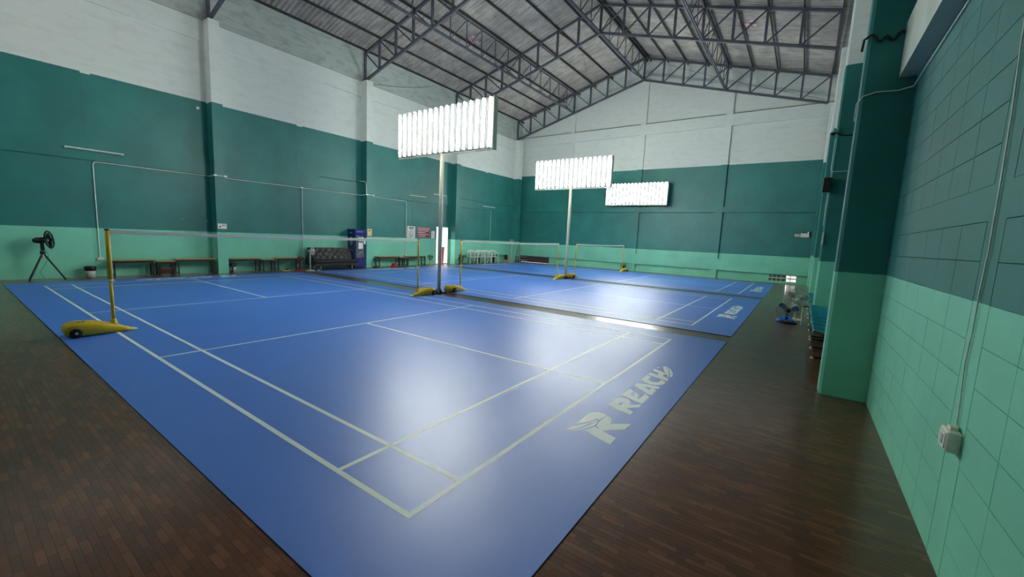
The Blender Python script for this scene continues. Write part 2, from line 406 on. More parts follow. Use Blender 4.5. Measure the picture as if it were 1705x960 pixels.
# ---- far wall
w = MB()
YV = YF+T
w.box(XL-T, XR+T, YF, YV, .45, 8.05)
w.box(XL-T, -1.64, YF, YV, 0, .45); w.box(.80, 13.86, YF, YV, 0, .45); w.box(15.03, XR+T, YF, YV, 0, .45)
w.box(13.86, 15.03, YF, YV, 0, .10); w.box(13.86, 15.03, YF, YV, .245, .285); w.box(13.86, 15.03, YF, YV, .41, .45)
wall_far = w.build('wall_far', M['paint_far_blocks'], kind='structure')
g = MB().prism([(XL-T, 8.05), (XR+T, 8.05), (XR+T, roofz(XR)+.12), (RX, RZ+.12), (XL-T, roofz(XL)+.12)], 1, YF+.002, YV)
g.build('gable', M['paint_far_blocks'], wall_far)
for z0, z1, d in ((.45, 1.05, .145), (3.55, 3.85, .125), (8.02, 8.61, .125)):
    MB().box(XL, XR, YF-d, YF+.01, z0, z1).build('beam', M['paint_far'], wall_far)
for x0, x1 in ((2.03, 2.28), (6.60, 6.90), (11.12, 11.42)):
    MB().box(x0, x1, YF-.13, YF+.01, 0, roofz((x0+x1)/2)-1.15).build('pilaster', M['paint_far'], wall_far)
for a, b in ((XL, 2.0), (2.31, 6.57), (6.93, 11.09), (11.45, XR)): MB().box(a, b, YF-.128, YF-.12, 8.612, 8.635).build('crack_strip', M['purlin'], wall_far)
mb = MB()
for x in (14.02, 14.21, 14.40, 14.60, 14.80): mb.box(x-.012, x+.012, YF+.05, YF+.08, .10, .41)
mb.build('vent_bar', M['paint_far'], wall_far)
MB().box(-1.64, .80, YF+.04, YF+.08, 0, .45).build('dark_board', M['maroon'], wall_far)

# ---- right wall: plaster bands and strips, stack-bonded blocks between them
wall_right = MB().box(XR+.012, XR+.2, YB, YF, 0, 3.57).build('wall_right', M['paint_right'], kind='structure')
MB().box(XR+.012, XR+.2, YB, YF, 4.1, 9.75).build('upper_wall', M['paint_right'], wall_right)
for y0, y1 in ((YB, 4.55),):
    MB().box(15.79, XR+.2, y0, y1, 3.572, 4.125).build('beam', M['beam_white'], wall_right)
MB().box(15.79, XR+.2, 4.86, YF, 3.572, 4.1).build('beam', M['paint_right'], wall_right)
MB().box(XR, XR+.02, YB, 4.56, 1.905, 2.095).build('plaster_band', M['paint_right'], wall_right)
MB().box(XR, XR+.02, 1.455, 1.695, 0, 1.905).build('plaster_strip', M['paint_right'], wall_right)
MB().box(XR, XR+.02, 1.455, 1.695, 2.095, 3.58).build('plaster_strip', M['paint_right'], wall_right)
def block_mb(w_, h_):
    b = .0017; a, c = w_/2-.0007, h_/2-.0007
    return MB().add([(.014,-a,-c),(.014,a,-c),(.014,a,c),(.014,-a,c),(0,-a+b,-c+b),(0,a-b,-c+b),(0,a-b,c-b),(0,-a+b,c-b)],
                    [(4,7,6,5),(0,4,5,1),(1,5,6,2),(2,6,7,3),(3,7,4,0)])
bw, bh = .418, .2115
bm = block_mb(bw, bh).build('block', M['paint_right'], wall_right); first_b = True
bh2 = (3.57-2.095)/7
bm2 = block_mb(bw, bh2).build('block', M['paint_right'], wall_right); first_c = True
for c_ in range(-3, 7):
    yc = 1.70+bw*(c_+.5) if c_ >= 0 else 1.45+bw*(c_+.5)
    wd = bw
    for r_ in range(9):
        o = bm if first_b else inst(bm, wall_right); first_b = False
        o.location = (XR+rs.uniform(-.0004,.0004), yc, bh*(r_+.5)); o.rotation_euler = (0, rs.uniform(-.001,.001), rs.uniform(-.0005,.0005))
        if c_ == 6: o.scale = (1, .80, 1); o.location.y = 1.70+bw*6+bw*.40
    for r_ in range(7):
        o = bm2 if first_c else inst(bm2, wall_right); first_c = False
        o.location = (XR+rs.uniform(-.0004,.0004), yc, 2.095+bh2*(r_+.5)); o.rotation_euler = (0, rs.uniform(-.001,.001), rs.uniform(-.0005,.0005))
        if c_ == 6: o.scale = (1, .80, 1); o.location.y = 1.70+bw*6+bw*.40
# columns with chamfered corners
def column(y0, y1, top):
    c = .028; x0 = 15.49; x1 = XR+.02
    return MB().prism([(x0+c, y0), (x1, y0), (x1, y1), (x0+c, y1), (x0, y1-c), (x0, y0+c)], 2, 0, top).build('column', M['paint_right'], wall_right)
for y0 in (4.55, 10.38, 16.35, 22.6): column(y0, y0+.32, 8.40)
# back wall behind the camera, high opening added to lighten shaded pilaster sides
wall_back = MB().box(XL-T, XR+.2, YB-.2, YB, 0, 6.9).box(XL-T, XR+.2, YB-.2, YB, 7.8, 9.7).box(XL-T, -.6, YB-.2, YB, 6.9, 7.8).box(6.0, XR+.2, YB-.2, YB, 6.9, 7.8).add([(XL-T,YB-.1,9.7),(XR+.2,YB-.1,9.7),(RX,YB-.1,RZ)], [(0,1,2)]).build('wall_back', M['paint_far'], kind='structure')
# doorway lining and threshold
dr = MB(); dr.box(XL-T-.01, XL+.015, DY0-.02, DY0+.01, 0, DZ+.02).box(XL-T-.01, XL+.015, DY1-.01, DY1+.02, 0, DZ+.02).box(XL-T-.01, XL+.015, DY0+.01, DY1-.01, DZ-.01, DZ+.02)
door_1 = dr.build('door_1', M['white_plastic'], kind='structure')
MB().box(XL-T, XL+.02, DY0, DY1, 0, .02).build('threshold', M['black_metal'], door_1)
# outside: pale yard and a pale wall facing the doorway
MB().box(XL-9, XL-T-.001, 9, 30, -.15, -.02).build('trim_1', M['ground'], kind='structure')
MB().box(6, 20, YV+.01, YV+6, -.15, -.02).build('trim_2', M['ground'], kind='structure')
MB().box(13.2, 14.62, YV+.5, YV+.8, -.02, 1.6).build('trim_3', M['maroon'], kind='structure')
MB().box(14.64, 18, YV+.9, YV+1.1, -.02, 2.2).build('trim_4', M['pink_wall'], kind='structure')
MB().box(-4.6, -4.4, 10, 26, -.02, 3.0).build('trim_5', M['pink_wall'], kind='structure')

# ---- roof: purlins, corrugated sheets, two dirty roof lights
ceiling = MB().box(RX-.16, RX+.16, YB-.1, YF+.2, RZ+.06, RZ+.10).build('ceiling', M['roof'], kind='structure')
BAY = 1.08
nodes = [RX+BAY*i for i in range(-8, 9)]
pmesh = {}
for i, x in enumerate(nodes):
    xx = max(XL+.06, min(x, 15.5)); z = roofz(xx)-.055
    if i == 8: 
        for s_ in (-.10, .10): MB().box(RX+s_-.03, RX+s_+.03, YB, YF, RZ-.14, RZ-.04).build('purlin', M['purlin'], ceiling)
        continue
    MB().box(xx-.025, xx+.025, YB, YF, z-.055, z+.03).build('purlin', M['purlin'], ceiling)
def sheet_mb(L, W, waves, amp, seg=6):
    mb = MB(); vs = []; n = waves*seg+1
    for k in range(n):
        y = W*k/(n-1)-W/2; z = amp*math.cos(2*PI*k/seg)
        vs += [(-L/2, y, z), (L/2, y, z)]
    mb.add(vs, [(2*k, 2*k+1, 2*k+3, 2*k+2) for k in range(n-1)], True)
    return mb
W_ = 1.65; L_ = BAY*math.hypot(1, SLOPE)+.06
sh = sheet_mb(L_, W_+.03, 9, .03).build('roof_sheet', M['roof'], ceiling, fix=False)
rl = sheet_mb(L_*.55, .62, 4, .022).build('roof_light', M['rooflight'], ceiling, fix=False)
first_s = True; ang = math.atan(SLOPE)
for r_ in range(16):
    xc = (nodes[r_]+nodes[r_+1])/2; side = -1 if xc < RX else 1
    for c_ in range(18):
        yc = YF+.1-W_*(c_+.5)
        if r_ in (0, 15) : pass
        o = sh if first_s else inst(sh, ceiling); first_s = False
        o.location = (xc, yc, roofz(xc)+.045+rs.uniform(-.006,.006)); o.rotation_euler = (0, side*ang+rs.uniform(-.008,.008), rs.uniform(-.004,.004))
rl.location = (1.42, 13.95, roofz(1.42)+.045-.035); rl.rotation_euler = (0, -ang, 0)
o = inst(rl, ceiling, (12.34, 18.2, roofz(12.34)+.01), (0, ang, 0))
# solid deck over the sheets keeps daylight out at the laps
for s_ in (-1, 1):
    xe = XL-.3 if s_ < 0 else XR+.3
    MB().prism([(RX, RZ+.13), (xe, roofz(xe)+.13), (xe, roofz(xe)+.16), (RX, RZ+.16)], 1, YB-.2, YF+.2).build('roof_deck', M['roof'], ceiling)

# ---- pitched parallel-chord trusses across the hall
TC = lambda x: 12.08-SLOPE*abs(x-RX)        # top chord centre
BC = lambda x: 10.90-SLOPE*abs(x-RX)        # bottom chord centre
def cross_truss(y, label):
    t = thing('roof_truss', label, 'truss', (RX, y, 8.4), group='trusses across the hall')
    R_ = lambda x, z: (x-RX, 0, z-8.4)
    xl, xr = nodes[0]+.06, nodes[16]-.02
    for a, b in ((xl, RX), (RX, xr)):
        MB().bar(R_(a, TC(a)), R_(b, TC(b)), .09, .10).build('top_chord', M['steel'], t)
        MB().bar(R_(a, BC(a)), R_(b, BC(b)), .09, .10).build('bottom_chord', M['steel'], t)
    for i, x in enumerate(nodes):
        x = min(max(x, xl), xr)
        MB().bar(R_(x, BC(x)), R_(x, TC(x)), .085, .085).build('vertical_strut', M['steel'], t)
        if i < 8: MB().bar(R_(x, TC(x)), R_(nodes[i+1], BC(nodes[i+1])), .05, .05).build('diagonal_strut', M['steel'], t)
        if i > 8: MB().bar(R_(x, TC(x)), R_(nodes[i-1], BC(nodes[i-1])), .05, .05).build('diagonal_strut', M['steel'], t)
    MB().box(xl-RX-.08, xl-RX+.16, -.12, .12, BC(xl)-8.4-.085, BC(xl)-8.4-.055).build('bearing_plate', M['steel'], t)
cross_truss(4.40, 'dark steel roof truss nearest the camera, mostly out of frame at top left')
cross_truss(10.42, 'dark steel roof truss landing on the second pilaster of the left wall')
cross_truss(16.42, 'dark steel roof truss landing behind the nearest lit light panel')
cross_truss(22.60, 'dark steel roof truss standing against the whitewashed far gable')
def long_truss(x, label):
    t = thing('bracing_truss', label, 'truss', (x, 0, BC(x)), group='bracing trusses along the hall')
    zt, zb = TC(x)-BC(x)-.02, 0
    MB().bar((-.02, 4.4, zt), (-.02, 22.6, zt), .05, .05).build('top_chord', M['steel'], t)
    MB().bar((-.035, 4.4, zb), (-.035, 22.6, zb), .05, .06).build('bottom_chord', M['steel'], t)
    MB().bar((.035, 4.4, zb), (.035, 22.6, zb), .05, .06).build('bottom_chord', M['steel'], t)
    ys = [4.4, 10.42, 16.42, 22.6]
    for a, b in zip(ys, ys[1:]):
        n = 6; s_ = (b-a)/n
        for k in range(n):
            y0, y1 = a+k*s_, a+(k+1)*s_
            if k: MB().bar((0, y0, zb), (0, y0, zt), .03, .03).build('vertical_strut', M['steel'], t)
            MB().bar((0, y0, zb), (0, y1, zt), .028, .028).build('diagonal_strut', M['steel'], t)
long_truss(nodes[4], 'thin lattice bracing truss running along the left slope of the roof')
long_truss(RX, 'thin lattice bracing truss running under the roof ridge')
long_truss(nodes[12], 'thin lattice bracing truss running along the right slope of the roof')
# thin tie wires between the trusses
def wire(a, b, label):
    a, b = Vector(a), Vector(b); m_ = (a+b)/2; m_.z -= .12
    t = MB().tube([a, (a+m_)/2+Vector((0,0,-.03)), m_, (b+m_)/2+Vector((0,0,-.03)), b], .008, 5).build('tie_wire', M['steel'])
    tag(t, label, 'wire', 'tie wires in the roof')
wire((-1.84, 10.6, 8.4), (-1.87, 14.6, 9.5), 'thin tie wire climbing the parapet right of the second truss foot')
wire((nodes[5], 4.5, 11.0), (nodes[4], 10.3, 10.8), 'thin tie wire between the two nearest trusses on the left slope')
wire((nodes[7], 16.5, 11.3), (nodes[5], 22.5, 10.7), 'thin tie wire in the last bay of the left slope')
wire((RX+.2, 22.52, 11.95), (15.3, 22.52, 8.55), 'thin tie wire crossing the far truss right of the ridge')
# ================================================================== courts
def fill_poly(mb, polys, z):
    """flat lettering from outlines (a hole is reached by a slit in the outline)"""
    from mathutils.geometry import tessellate_polygon
    for pts in polys:
        tri = tessellate_polygon([[Vector((a, b, 0)) for a, b in pts]])
        for t in tri:
            a, b, c = [pts[i] for i in t]
            if (b[0]-a[0])*(c[1]-a[1])-(b[1]-a[1])*(c[0]-a[0]) < 0: t = (t[0], t[2], t[1])
            mb.add([(pts[i][0], pts[i][1], z) for i in t], [(0,1,2)])
    return mb
MZ = .006
def court(y0, label, proto=None):
    if proto: return dup(proto, (6.7, y0+3.05, 0), 0, label)
    t = thing('court_mat', label, 'court mat', (6.7, y0+3.05, 0), group='blue badminton court mats')
    hx, hy = 7.51, 3.62
    MB().add([(-hx,-hy,0),(hx,-hy,0),(hx,hy,0),(-hx,hy,0),(-hx,-hy,MZ),(hx,-hy,MZ),(hx,hy,MZ),(-hx,hy,MZ)],
             [(0,3,2,1),(4,5,6,7)]).build('playing_surface', M['court_blue'], t)
    MB().box(-hx-.002, hx+.002, -hy-.002, hy+.002, .0, MZ-.0012).build('shaded_edge', M['mat_edge_shade'], t)
    lz = MZ+.0008
    def line(x0, x1, y0_, y1_): MB().add([(x0,y0_,lz),(x1,y0_,lz),(x1,y1_,lz),(x0,y1_,lz)], [(0,1,2,3)]).build('court_line', M['court_white'], t)
    LX, LY, k = 6.7, 3.05, .04
    for s_ in (-1, 1):
        line(-LX, LX, s_*LY, s_*(LY-k)) if s_ < 0 else line(-LX, LX, LY-k, LY)
        a = 2.59; line(-LX+k, LX-k, min(s_*a, s_*(a-k)), max(s_*a, s_*(a-k)))
        for a, w_ in ((LX, k), (5.94, k), (1.98+.02, k)):
            line(min(s_*a, s_*(a-w_)), max(s_*a, s_*(a-w_)), -LY+k+.0005, LY-k-.0005)
        line(min(s_*2.0, s_*(LX-k)), max(s_*2.0, s_*(LX-k)), -k/2, k/2)
    P = [[(a-6.7, b-3.05) for a, b in p_] for p_ in LOGO]
    Q = [[(-a, -b) for a, b in p_] for p_ in P]
    for S_ in (P, Q):
        for i, p_ in enumerate(S_):
            fill_poly(MB(), [p_], lz).build('emblem_piece' if i < 5 else ('letter' if i < 10 else 'feather_mark'), M['court_white'], t)
    return t
CY = (0.0, 7.811, 15.60)
c0 = court(CY[0], 'blue court mat nearest the camera, with white lines and large lettering')
court(CY[1], 'middle blue court mat, between the first and second light poles', c0)
court(CY[2], 'farthest blue court mat, beside the far wall', c0)

# ================================================================== net stands and nets
def net_stand():
    t = thing('net_stand', '', 'net stand')
    # local frame: post at the origin, wheels towards -y, nose towards +y
    def sec(y, hw, z0, z1, c=.03):
        c = min(c, (z1-z0)*.45, hw*.45)
        return [(-hw, y, z0), (hw, y, z0), (hw, y, z1-c), (hw-c, y, z1), (-hw+c, y, z1), (-hw, y, z1-c)]
    MB().loft([sec(-.53, .145, .06, .15), sec(-.50, .165, .03, .185), sec(-.38, .172, .022, .20), sec(-.22, .150, .02, .19),
               sec(-.08, .115, .012, .155), sec(.03, .085, .006, .115), sec(.12, .078, .004, .07), sec(.19, .07, .003, .04)], True).build('base', M['yellow'], t)
    MB().loft([sec(.19, .055, .003, .034, .01), sec(.27, .03, .002, .014, .005)]).build('nose_plate', M['galv'], t)
    for s_ in (-1, 1):
        w_ = MB().lathe([(.0, -.02), (.055, -.02), (.068, -.012), (.068, .012), (.055, .02), (.0, .02)], 18, (s_*.185, -.43, .068), 'x').build('wheel', M['rubber'], t)
        MB().lathe([(.0, s_*.021), (.022, s_*.022), (.018, s_*.026), (.0, s_*.027)], 12, (s_*.185, -.43, .068), 'x').build('hub', M['chrome'], w_)
    MB().lathe([(.055, .10), (.05, .13), (.036, .15), (.034, .19), (.026, .20)], 16).build('collar', M['yellow'], t)
    MB().lathe([(.021, .12), (.021, .80)], 14).build('lower_post', M['yellow'], t)
    MB().lathe([(.026, .78), (.026, 1.535)], 14).build('upper_post', M['yellow'], t)
    MB().lathe([(.029, 1.535), (.029, 1.555), (.0, 1.56)], 14).build('cap', M['black_plastic'], t)
    MB().lathe([(.031, .77), (.031, .80)], 14).box(-.012, .012, .02, .055, .755, .80).build('winder', M['white_plastic'], t)
    # black wing-like emblem printed on the deck
    e = MB(); ez = .2015
    for q in ([(-.06,-.30),(-.035,-.33),(.0,-.36),(.02,-.345),(-.01,-.315)], [(-.03,-.40),(.01,-.385),(.06,-.40),(.05,-.37),(.0,-.36)], [(.01,-.30),(.03,-.335),(.075,-.35),(.05,-.32)]):
        e.add([(a, b, (.2035 if b <= -.34 else .2035-(b+.34)*.07)) for a, b in q], [list(range(len(q)))])
    e.build('emblem', M['black_plastic'], t)
    return t
st = net_stand()
G = 'yellow net stands'
spots = [(0.00, 0, 'yellow wheeled net stand at the near left edge of the nearest court'),
         (6.10, PI, 'yellow wheeled net stand left of the nearest light pole, holding the near net'),
         (CY[1], 0, 'yellow wheeled net stand right of the nearest light pole, holding the middle net'),
         (CY[1]+6.1, PI, 'yellow wheeled net stand left of the middle light pole'),
         (CY[2], 0, 'yellow wheeled net stand right of the middle light pole'),
         (CY[2]+6.1, PI, 'yellow wheeled net stand farthest away, in front of the black fan at the far wall')]
for i, (y, rz, lab) in enumerate(spots):
    if i == 0: st.location = (6.68, y, MZ+.001); st['label'] = lab; st['group'] = G
    else: dup(st, (6.66, y, MZ+.001), rz, lab, G)
def net(y0, label):
    t = thing('badminton_net', label, 'net', (6.67, y0+3.05, 0), group='badminton nets')
    n = 24; H = lambda s_: 1.548-.022*(1-(2*s_-1)**2)
    tp = MB(); cd = MB(); L = 6.04
    a = [(-L/2+L*i/n, H(i/n)) for i in range(n+1)]
    for (ya, za), (yb, zb) in zip(a, a[1:]):
        tp.add([(-.006,ya,za),(-.006,yb,zb),(-.004,yb,zb-.058),(-.004,ya,za-.058),(.006,ya,za),(.006,yb,zb),(.004,yb,zb-.058),(.004,ya,za-.058)],
               [(0,1,2,3),(4,7,6,5),(0,4,5,1),(3,2,6,7)])
    tp.build('top_tape', M['net_tape'], t)
    r = .0004
    for i in range(1, 38):
        z = i*.02
        for (ya, za), (yb, zb) in zip(a[::3], a[3::3]):
            cd.add([(0,ya,za-.058-z-r),(0,yb,zb-.058-z-r),(0,yb,zb-.058-z+r),(0,ya,za-.058-z+r),(r,ya,za-.058-z),(r,yb,zb-.058-z)], [(0,1,2,3),(3,4,5,2)])
    m_ = int(L/.02)
    for j in range(m_+1):
        y = -L/2+j*.02; s_ = j/m_; z1 = H(s_)-.058; z0 = z1-.74
        cd.add([(0,y-r,z0),(0,y+r,z0),(0,y+r,z1),(0,y-r,z1)], [(0,1,2,3)])
        cd.add([(-r,y,z0),(r,y,z0),(r,y,z1),(-r,y,z1)], [(0,1,2,3)])
    cd.build('mesh', M['net_cord'], t, kind='stuff', fix=False)
    for s_ in (-1, 1):
        MB().tube([(0, s_*L/2, 1.54), (0, s_*(L/2), .74)], .004, 6).build('side_cord', M['net_tape'], t)
    MB().tube([(0, -L/2, .735), (0, L/2, .735)], .002, 5).build('bottom_cord', M['net_cord'], t)
    return t
net(CY[0], 'badminton net with white top tape across the nearest court')
net(CY[1], 'badminton net with white top tape across the middle court')
net(CY[2], 'badminton net with white top tape across the farthest court')

# ================================================================== light panels on poles
def light_panel(loc, label, pole=True, x0=-1.83, W=3.66, back=True):
    t = thing('light_panel', label, 'light', loc, group='panels of fluorescent tubes')
    z0, z1 = 3.95, 5.20
    X0, X1 = x0, x0+W
    fr = MB()
    fr.box(X0, X1, -.02, .02, z0-.045, z0).box(X0, X1, -.02, .02, z1-.12, z1-.09).box(X0, X0+.03, -.02, .02, z0, z1-.05)
    fr.box(X1-.03, X1, -.02, .02, z0, z1-.05).box((X0+X1)/2-.03, (X0+X1)/2+.03, -.02, .02, z0, z1-.05)
    fr.build('frame', M['galv'], t)
    MB().box(X1, X1+.035, -.075, .075, z0-.05, z1).build('end_plate', M['galv'], t)
    if pole:
        MB().lathe([(.052, .02), (.052, 4.1)], 20).build('pole', M['galv'], t)
        b = MB().box(-.15, .15, -.15, .15, 0, .02)
        for s1, s2 in ((1,0),(-1,0),(0,1),(0,-1)):
            b.prism([(0.045, .02), (.14, .02), (.045, .16)], 1, -.006, .006) if (s1, s2) == (1, 0) else None
        b.add([(-.045,-.006,.02),(-.14,-.006,.02),(-.045,-.006,.16),(-.045,.006,.02),(-.14,.006,.02),(-.045,.006,.16)], [(0,1,2),(3,5,4),(0,2,5,3),(1,4,5,2)])
        b.build('base_plate', M['black_metal'], t)
    n = 17; s_ = W/n; base = None
    for i in range(n):
        x = X0+s_*(i+.5)
        if base is None:
            h = s_/2-.015
            hb = MB()
            for sd in ((-1, 1) if back else (-1,)):
                hb.prism([(-h, sd*.012), (h, sd*.012), (h, sd*.030), (.045, sd*.046), (-.045, sd*.046), (-h, sd*.030)], 2, z0+.01, z1-.015)
                hb.box(-.02, .02, sd*.045, sd*.085, z0+.0, z0+.03).box(-.02, .02, sd*.045, sd*.085, z1-.03, z1)
            hb.build('tube_fitting', M['fit_white'], t); base = [o for o in t.children if o.name.startswith('tube_fitting')][-1]
            tb = []
            for sd in ((-1, 1) if back else (-1,)):
                tb.append(MB().lathe([(.024, z0+.03), (.024, z1-.03)], 8, (0, sd*.070, 0)).build('fluorescent_tube', M['tube_lit'], base))
            fit = base
        else:
            fit = inst(base, t)
            for b_ in tb: inst(b_, fit)
        fit.location = (x, 0, 0)
    dv = MB()  # added black fins, painting the dark gaps between the tubes
    for sd in ((-1, 1) if back else (-1,)): dv.box(-.009, .009, sd*.012, sd*.098, z0, z1-.02)
    dv = dv.build('dark_gap_fin', M['dark_gap_fin'], t); dv.location.x = X0+s_
    for i in range(2, n): inst(dv, t, (X0+s_*i, 0, 0))
    MB().tube([(.06, .02, 4.0), (.075, .03, 3.0), (.058, .0, 1.0), (.065, .0, .1)], .006, 6).build('supply_cable', M['cable_white'], t) if pole else None
    return t
light_panel((6.62, 6.94, 0), 'nearest panel of lit fluorescent tubes on a grey pole between near and middle courts')
light_panel((6.60, 14.80, 0), 'middle panel of lit fluorescent tubes on a grey pole beyond the middle court')
t3 = light_panel((6.75, 22.72, 0), 'farthest panel of lit fluorescent tubes, fixed close to the far wall', back=False, pole=False)
for x in (-1.2, 1.2): MB().bar((x, .02, 4.6), (x, .44, 4.6), .05).build('wall_bracket', M['black_metal'], t3)
# ================================================================== along the left wall
XW = XL
# --- benches
def bench(y0, y1, h, label, d=.36, xc=-1.62, shelf=False):
    t = thing('bench', label, 'bench', (xc, (y0+y1)/2, 0), group='low benches along the left wall')
    L = (y1-y0)/2
    MB().bbox(-d/2, d/2, -L, L, h-.025, h, .004).build('board', M['bench_wood'], t)
    MB().box(-d/2+.02, -d/2+.045, -L+.04, L-.04, h-.085, h-.026).box(d/2-.045, d/2-.02, -L+.04, L-.04, h-.085, h-.026).build('apron', M['black_metal'], t)
    for sx_ in (-1, 1):
        for sy in (-1, 1):
            x, y = sx_*(d/2-.035), sy*(L-.06)
            MB().box(x-.018, x+.018, y-.018, y+.018, 0, h-.026).build('leg', M['black_metal'], t)
    for sy in (-1, 1):
        MB().box(-d/2+.04, d/2-.04, sy*(L-.06)-.012, sy*(L-.06)+.012, .05, .075).build('stretcher', M['black_metal'], t)
    if shelf:
        MB().box(-d/2+.04, d/2-.04, -L+.07, L-.07, .20, .22).build('shelf', M['brown'], t)
        MB().box(d/2-.06, d/2-.045, -L+.08, L-.08, .04, .2).build('front_board', M['maroon'], t)
    return t
bench(1.52, 2.54, .505, 'low bench with pale board top behind the first net post, leftmost of all')
bench(2.56, 3.04, .46, 'short lower bench with a shelf, left of the first pilaster', shelf=True, xc=-1.58)
bench(3.06, 4.18, .515, 'low bench with pale board top ending at the first pilaster')
bench(4.62, 5.62, .505, 'low bench with pale board top right of the first pilaster, over a bin')
bench(5.66, 6.18, .455, 'short lower bench between two longer ones, right of the first pilaster', xc=-1.60)
bench(6.20, 7.16, .50, 'low bench with pale board top left of the red fan and sofa')
bench(10.90, 12.22, .50, 'low bench with pale board top right of the drinks fridge')
bench(12.28, 12.70, .45, 'short lower bench under the noticeboard poster')
bench(12.66, 13.95, .50, 'low bench with pale board top left of the small yellow based fan')

# --- bins
def waste_bin(y, label, x=-1.66):
    t = thing('waste_bin', label, 'bin', (x, y, 0), group='small waste bins')
    MB().lathe([(.088, 0), (.115, .235), (.108, .235), (.084, .012)], 20).build('bucket', M['bin_grey'], t)
    MB().lathe([(.112, .20), (.128, .22), (.132, .285), (.125, .325), (.115, .32), (.112, .22)], 20).build('liner', M['bin_bag'], t)
waste_bin(1.10, 'small pale waste bin with black liner, standing between tripod fan and first bench')
waste_bin(4.74, 'small pale waste bin with black liner under a bench beside the first pilaster')

# --- fans
def fan_head(t, c, r, facing, cage_m, blade_m, hub_m, motor_m, depth=.11, wires=22, tilt=0.0, motor_r=.27, wt=.0022):
    """guard, blades, hub and motor around point c, facing angle about z (0 = +x)"""
    Mx = Matrix.Translation(Vector(c)) @ Matrix.Rotation(facing, 4, 'Z') @ Matrix.Rotation(-tilt, 4, 'Y')
    g = MB()
    def ring(rad, x, wr): g.tube([(x, rad*math.cos(2*PI*k/26), rad*math.sin(2*PI*k/26)) for k in range(26)], wr, 5, closed=True)
    ring(r, 0, .006); ring(r*.62, depth*.42, .0025); ring(r*.25, depth*.5, .003); ring(r*.62, -depth*.38, .0025)
    for k in range(wires):
        a = 2*PI*k/wires; cy, cz = math.cos(a), math.sin(a)
        g.tube([(depth*.5, cy*r*.2, cz*r*.2), (depth*.42, cy*r*.62, cz*r*.62), (depth*.22, cy*r*.9, cz*r*.9), (0, cy*r, cz*r)], wt, 4)
        g.tube([(-depth*.45, cy*r*.2, cz*r*.2), (-depth*.38, cy*r*.62, cz*r*.62), (-depth*.2, cy*r*.9, cz*r*.9), (0, cy*r, cz*r)], wt, 4)
    g.xf(Mx).build('guard', cage_m, t)
    b = MB()
    for k in range(3):
        a = 2*PI*k/3+.35; pts = []
        for rr, ww, tw in ((.16, .10, .03), (.45, .30, .035), (.75, .40, .03), (.9, .26, .02)):
            for s_ in (-1, 1):
                aa = a+s_*ww/max(rr, .35)*.55; pts.append((s_*tw*-1, rr*r*math.cos(aa), rr*r*math.sin(aa)))
        b.add(pts, [(0,1,3,2),(2,3,5,4),(4,5,7,6)], True)
        b.add([(p_[0]-.003, p_[1], p_[2]) for p_ in pts], [(0,2,3,1),(2,4,5,3),(4,6,7,5)], True)
    b.xf(Mx).build('blades', blade_m, t)
    MB().lathe([(.0, depth*.56), (r*.15, depth*.54), (r*.19, depth*.46), (r*.17, 0), (.0, -.01)], 16, axis='x').xf(Mx).build('hub', hub_m, t)
    MB().lathe([(.03, -depth*.3), (r*(motor_r-.01), -depth*.55), (r*motor_r, -depth*1.3), (r*.18, -depth*1.75), (.0, -depth*1.8)], 16, axis='x').xf(Mx).build('motor', motor_m, t)
def ang_to(a): return math.radians(a)

# tripod fan at far left
t = thing('tripod_fan', 'black fan on a tripod standing at the far left by the wall', 'fan', (-1.40, .22, 0))
fan_head(t, (0.03, .10, 1.09), .245, ang_to(76), M['black_metal'], M['black_plastic'], M['black_plastic'], M['black_plastic'], depth=.17, wires=40, tilt=.12, motor_r=.32, wt=.0035)
MB().bar((0, -.03, .80), (0, -.03, 1.0), .06, .07).build('neck', M['black_plastic'], t)
MB().lathe([(.022, .60), (.022, .84)], 12, (0, -.03, 0)).build('centre_post', M['galv'], t)
MB().lathe([(.04, .70), (.055, .72), (.05, .78), (.03, .79)], 12, (0, -.03, 0)).build('leg_bracket', M['black_plastic'], t)
for (lx, ly) in ((.22, -.33), (-.28, -.28), (.02, .34)):
    lg = MB().tube([(0, -.03, .74), (lx, ly, .015)], .019, 8).build('leg', M['black_metal'], t)
    MB().tube([(lx*.97, ly*.97+(-.03)*.03, .035), (lx, ly, .001)], .02, 8).build('rubber_foot', M['rubber'], lg)
MB().tube([(0.03, 0, .9), (.05, .06, .70), (.04, .05, .58), (-.02, .0, .45), (-.15, -.1, .2), (-.3, 0, .01)], .004, 5).build('power_cord', M['cable_black'], t)

def desk_fan(loc, face, label, r, h, cage, blade, hub, basem, motor=None, post=None, box=False):
    t = thing('pedestal_fan', label, 'fan', loc)
    fan_head(t, (0.0, 0, h), r, face, cage, blade, hub, motor or basem, wires=20)
    bx_, by_ = -.10*math.cos(face), -.10*math.sin(face)
    MB().lathe([(.16, 0), (.17, .012), (.15, .03), (.04, .05), (.03, .06)], 22, (bx_, by_, 0)).build('base', basem, t)
    MB().lathe([(.018, .05), (.018, h-.04)], 12, (bx_, by_, 0)).build('post', post or basem, t)
    if box: MB().bbox(bx_-.05, bx_+.05, by_-.05, by_+.05, .30, .48, .01).build('control_box', basem, t)
    return t
desk_fan((-.90, 7.32, 0), ang_to(35), 'white fan on a white post beside the left arm of the black sofa', .155, .80, M['white_plastic'], M['white_plastic'], M['white_plastic'], M['white_plastic'])
desk_fan((-1.02, 6.90, 0), ang_to(10), 'red based fan with dark guard in front of the bench end left of the sofa', .16, .45, M['black_metal'], M['maroon'], M['red'], M['red'], post=M['red'], box=True)
desk_fan((-1.30, 10.62, 0), ang_to(-30), 'dark fan with blue hub standing just right of the drinks fridge', .16, .30, M['black_metal'], M['black_plastic'], M['blue_blade'], M['black_plastic'])
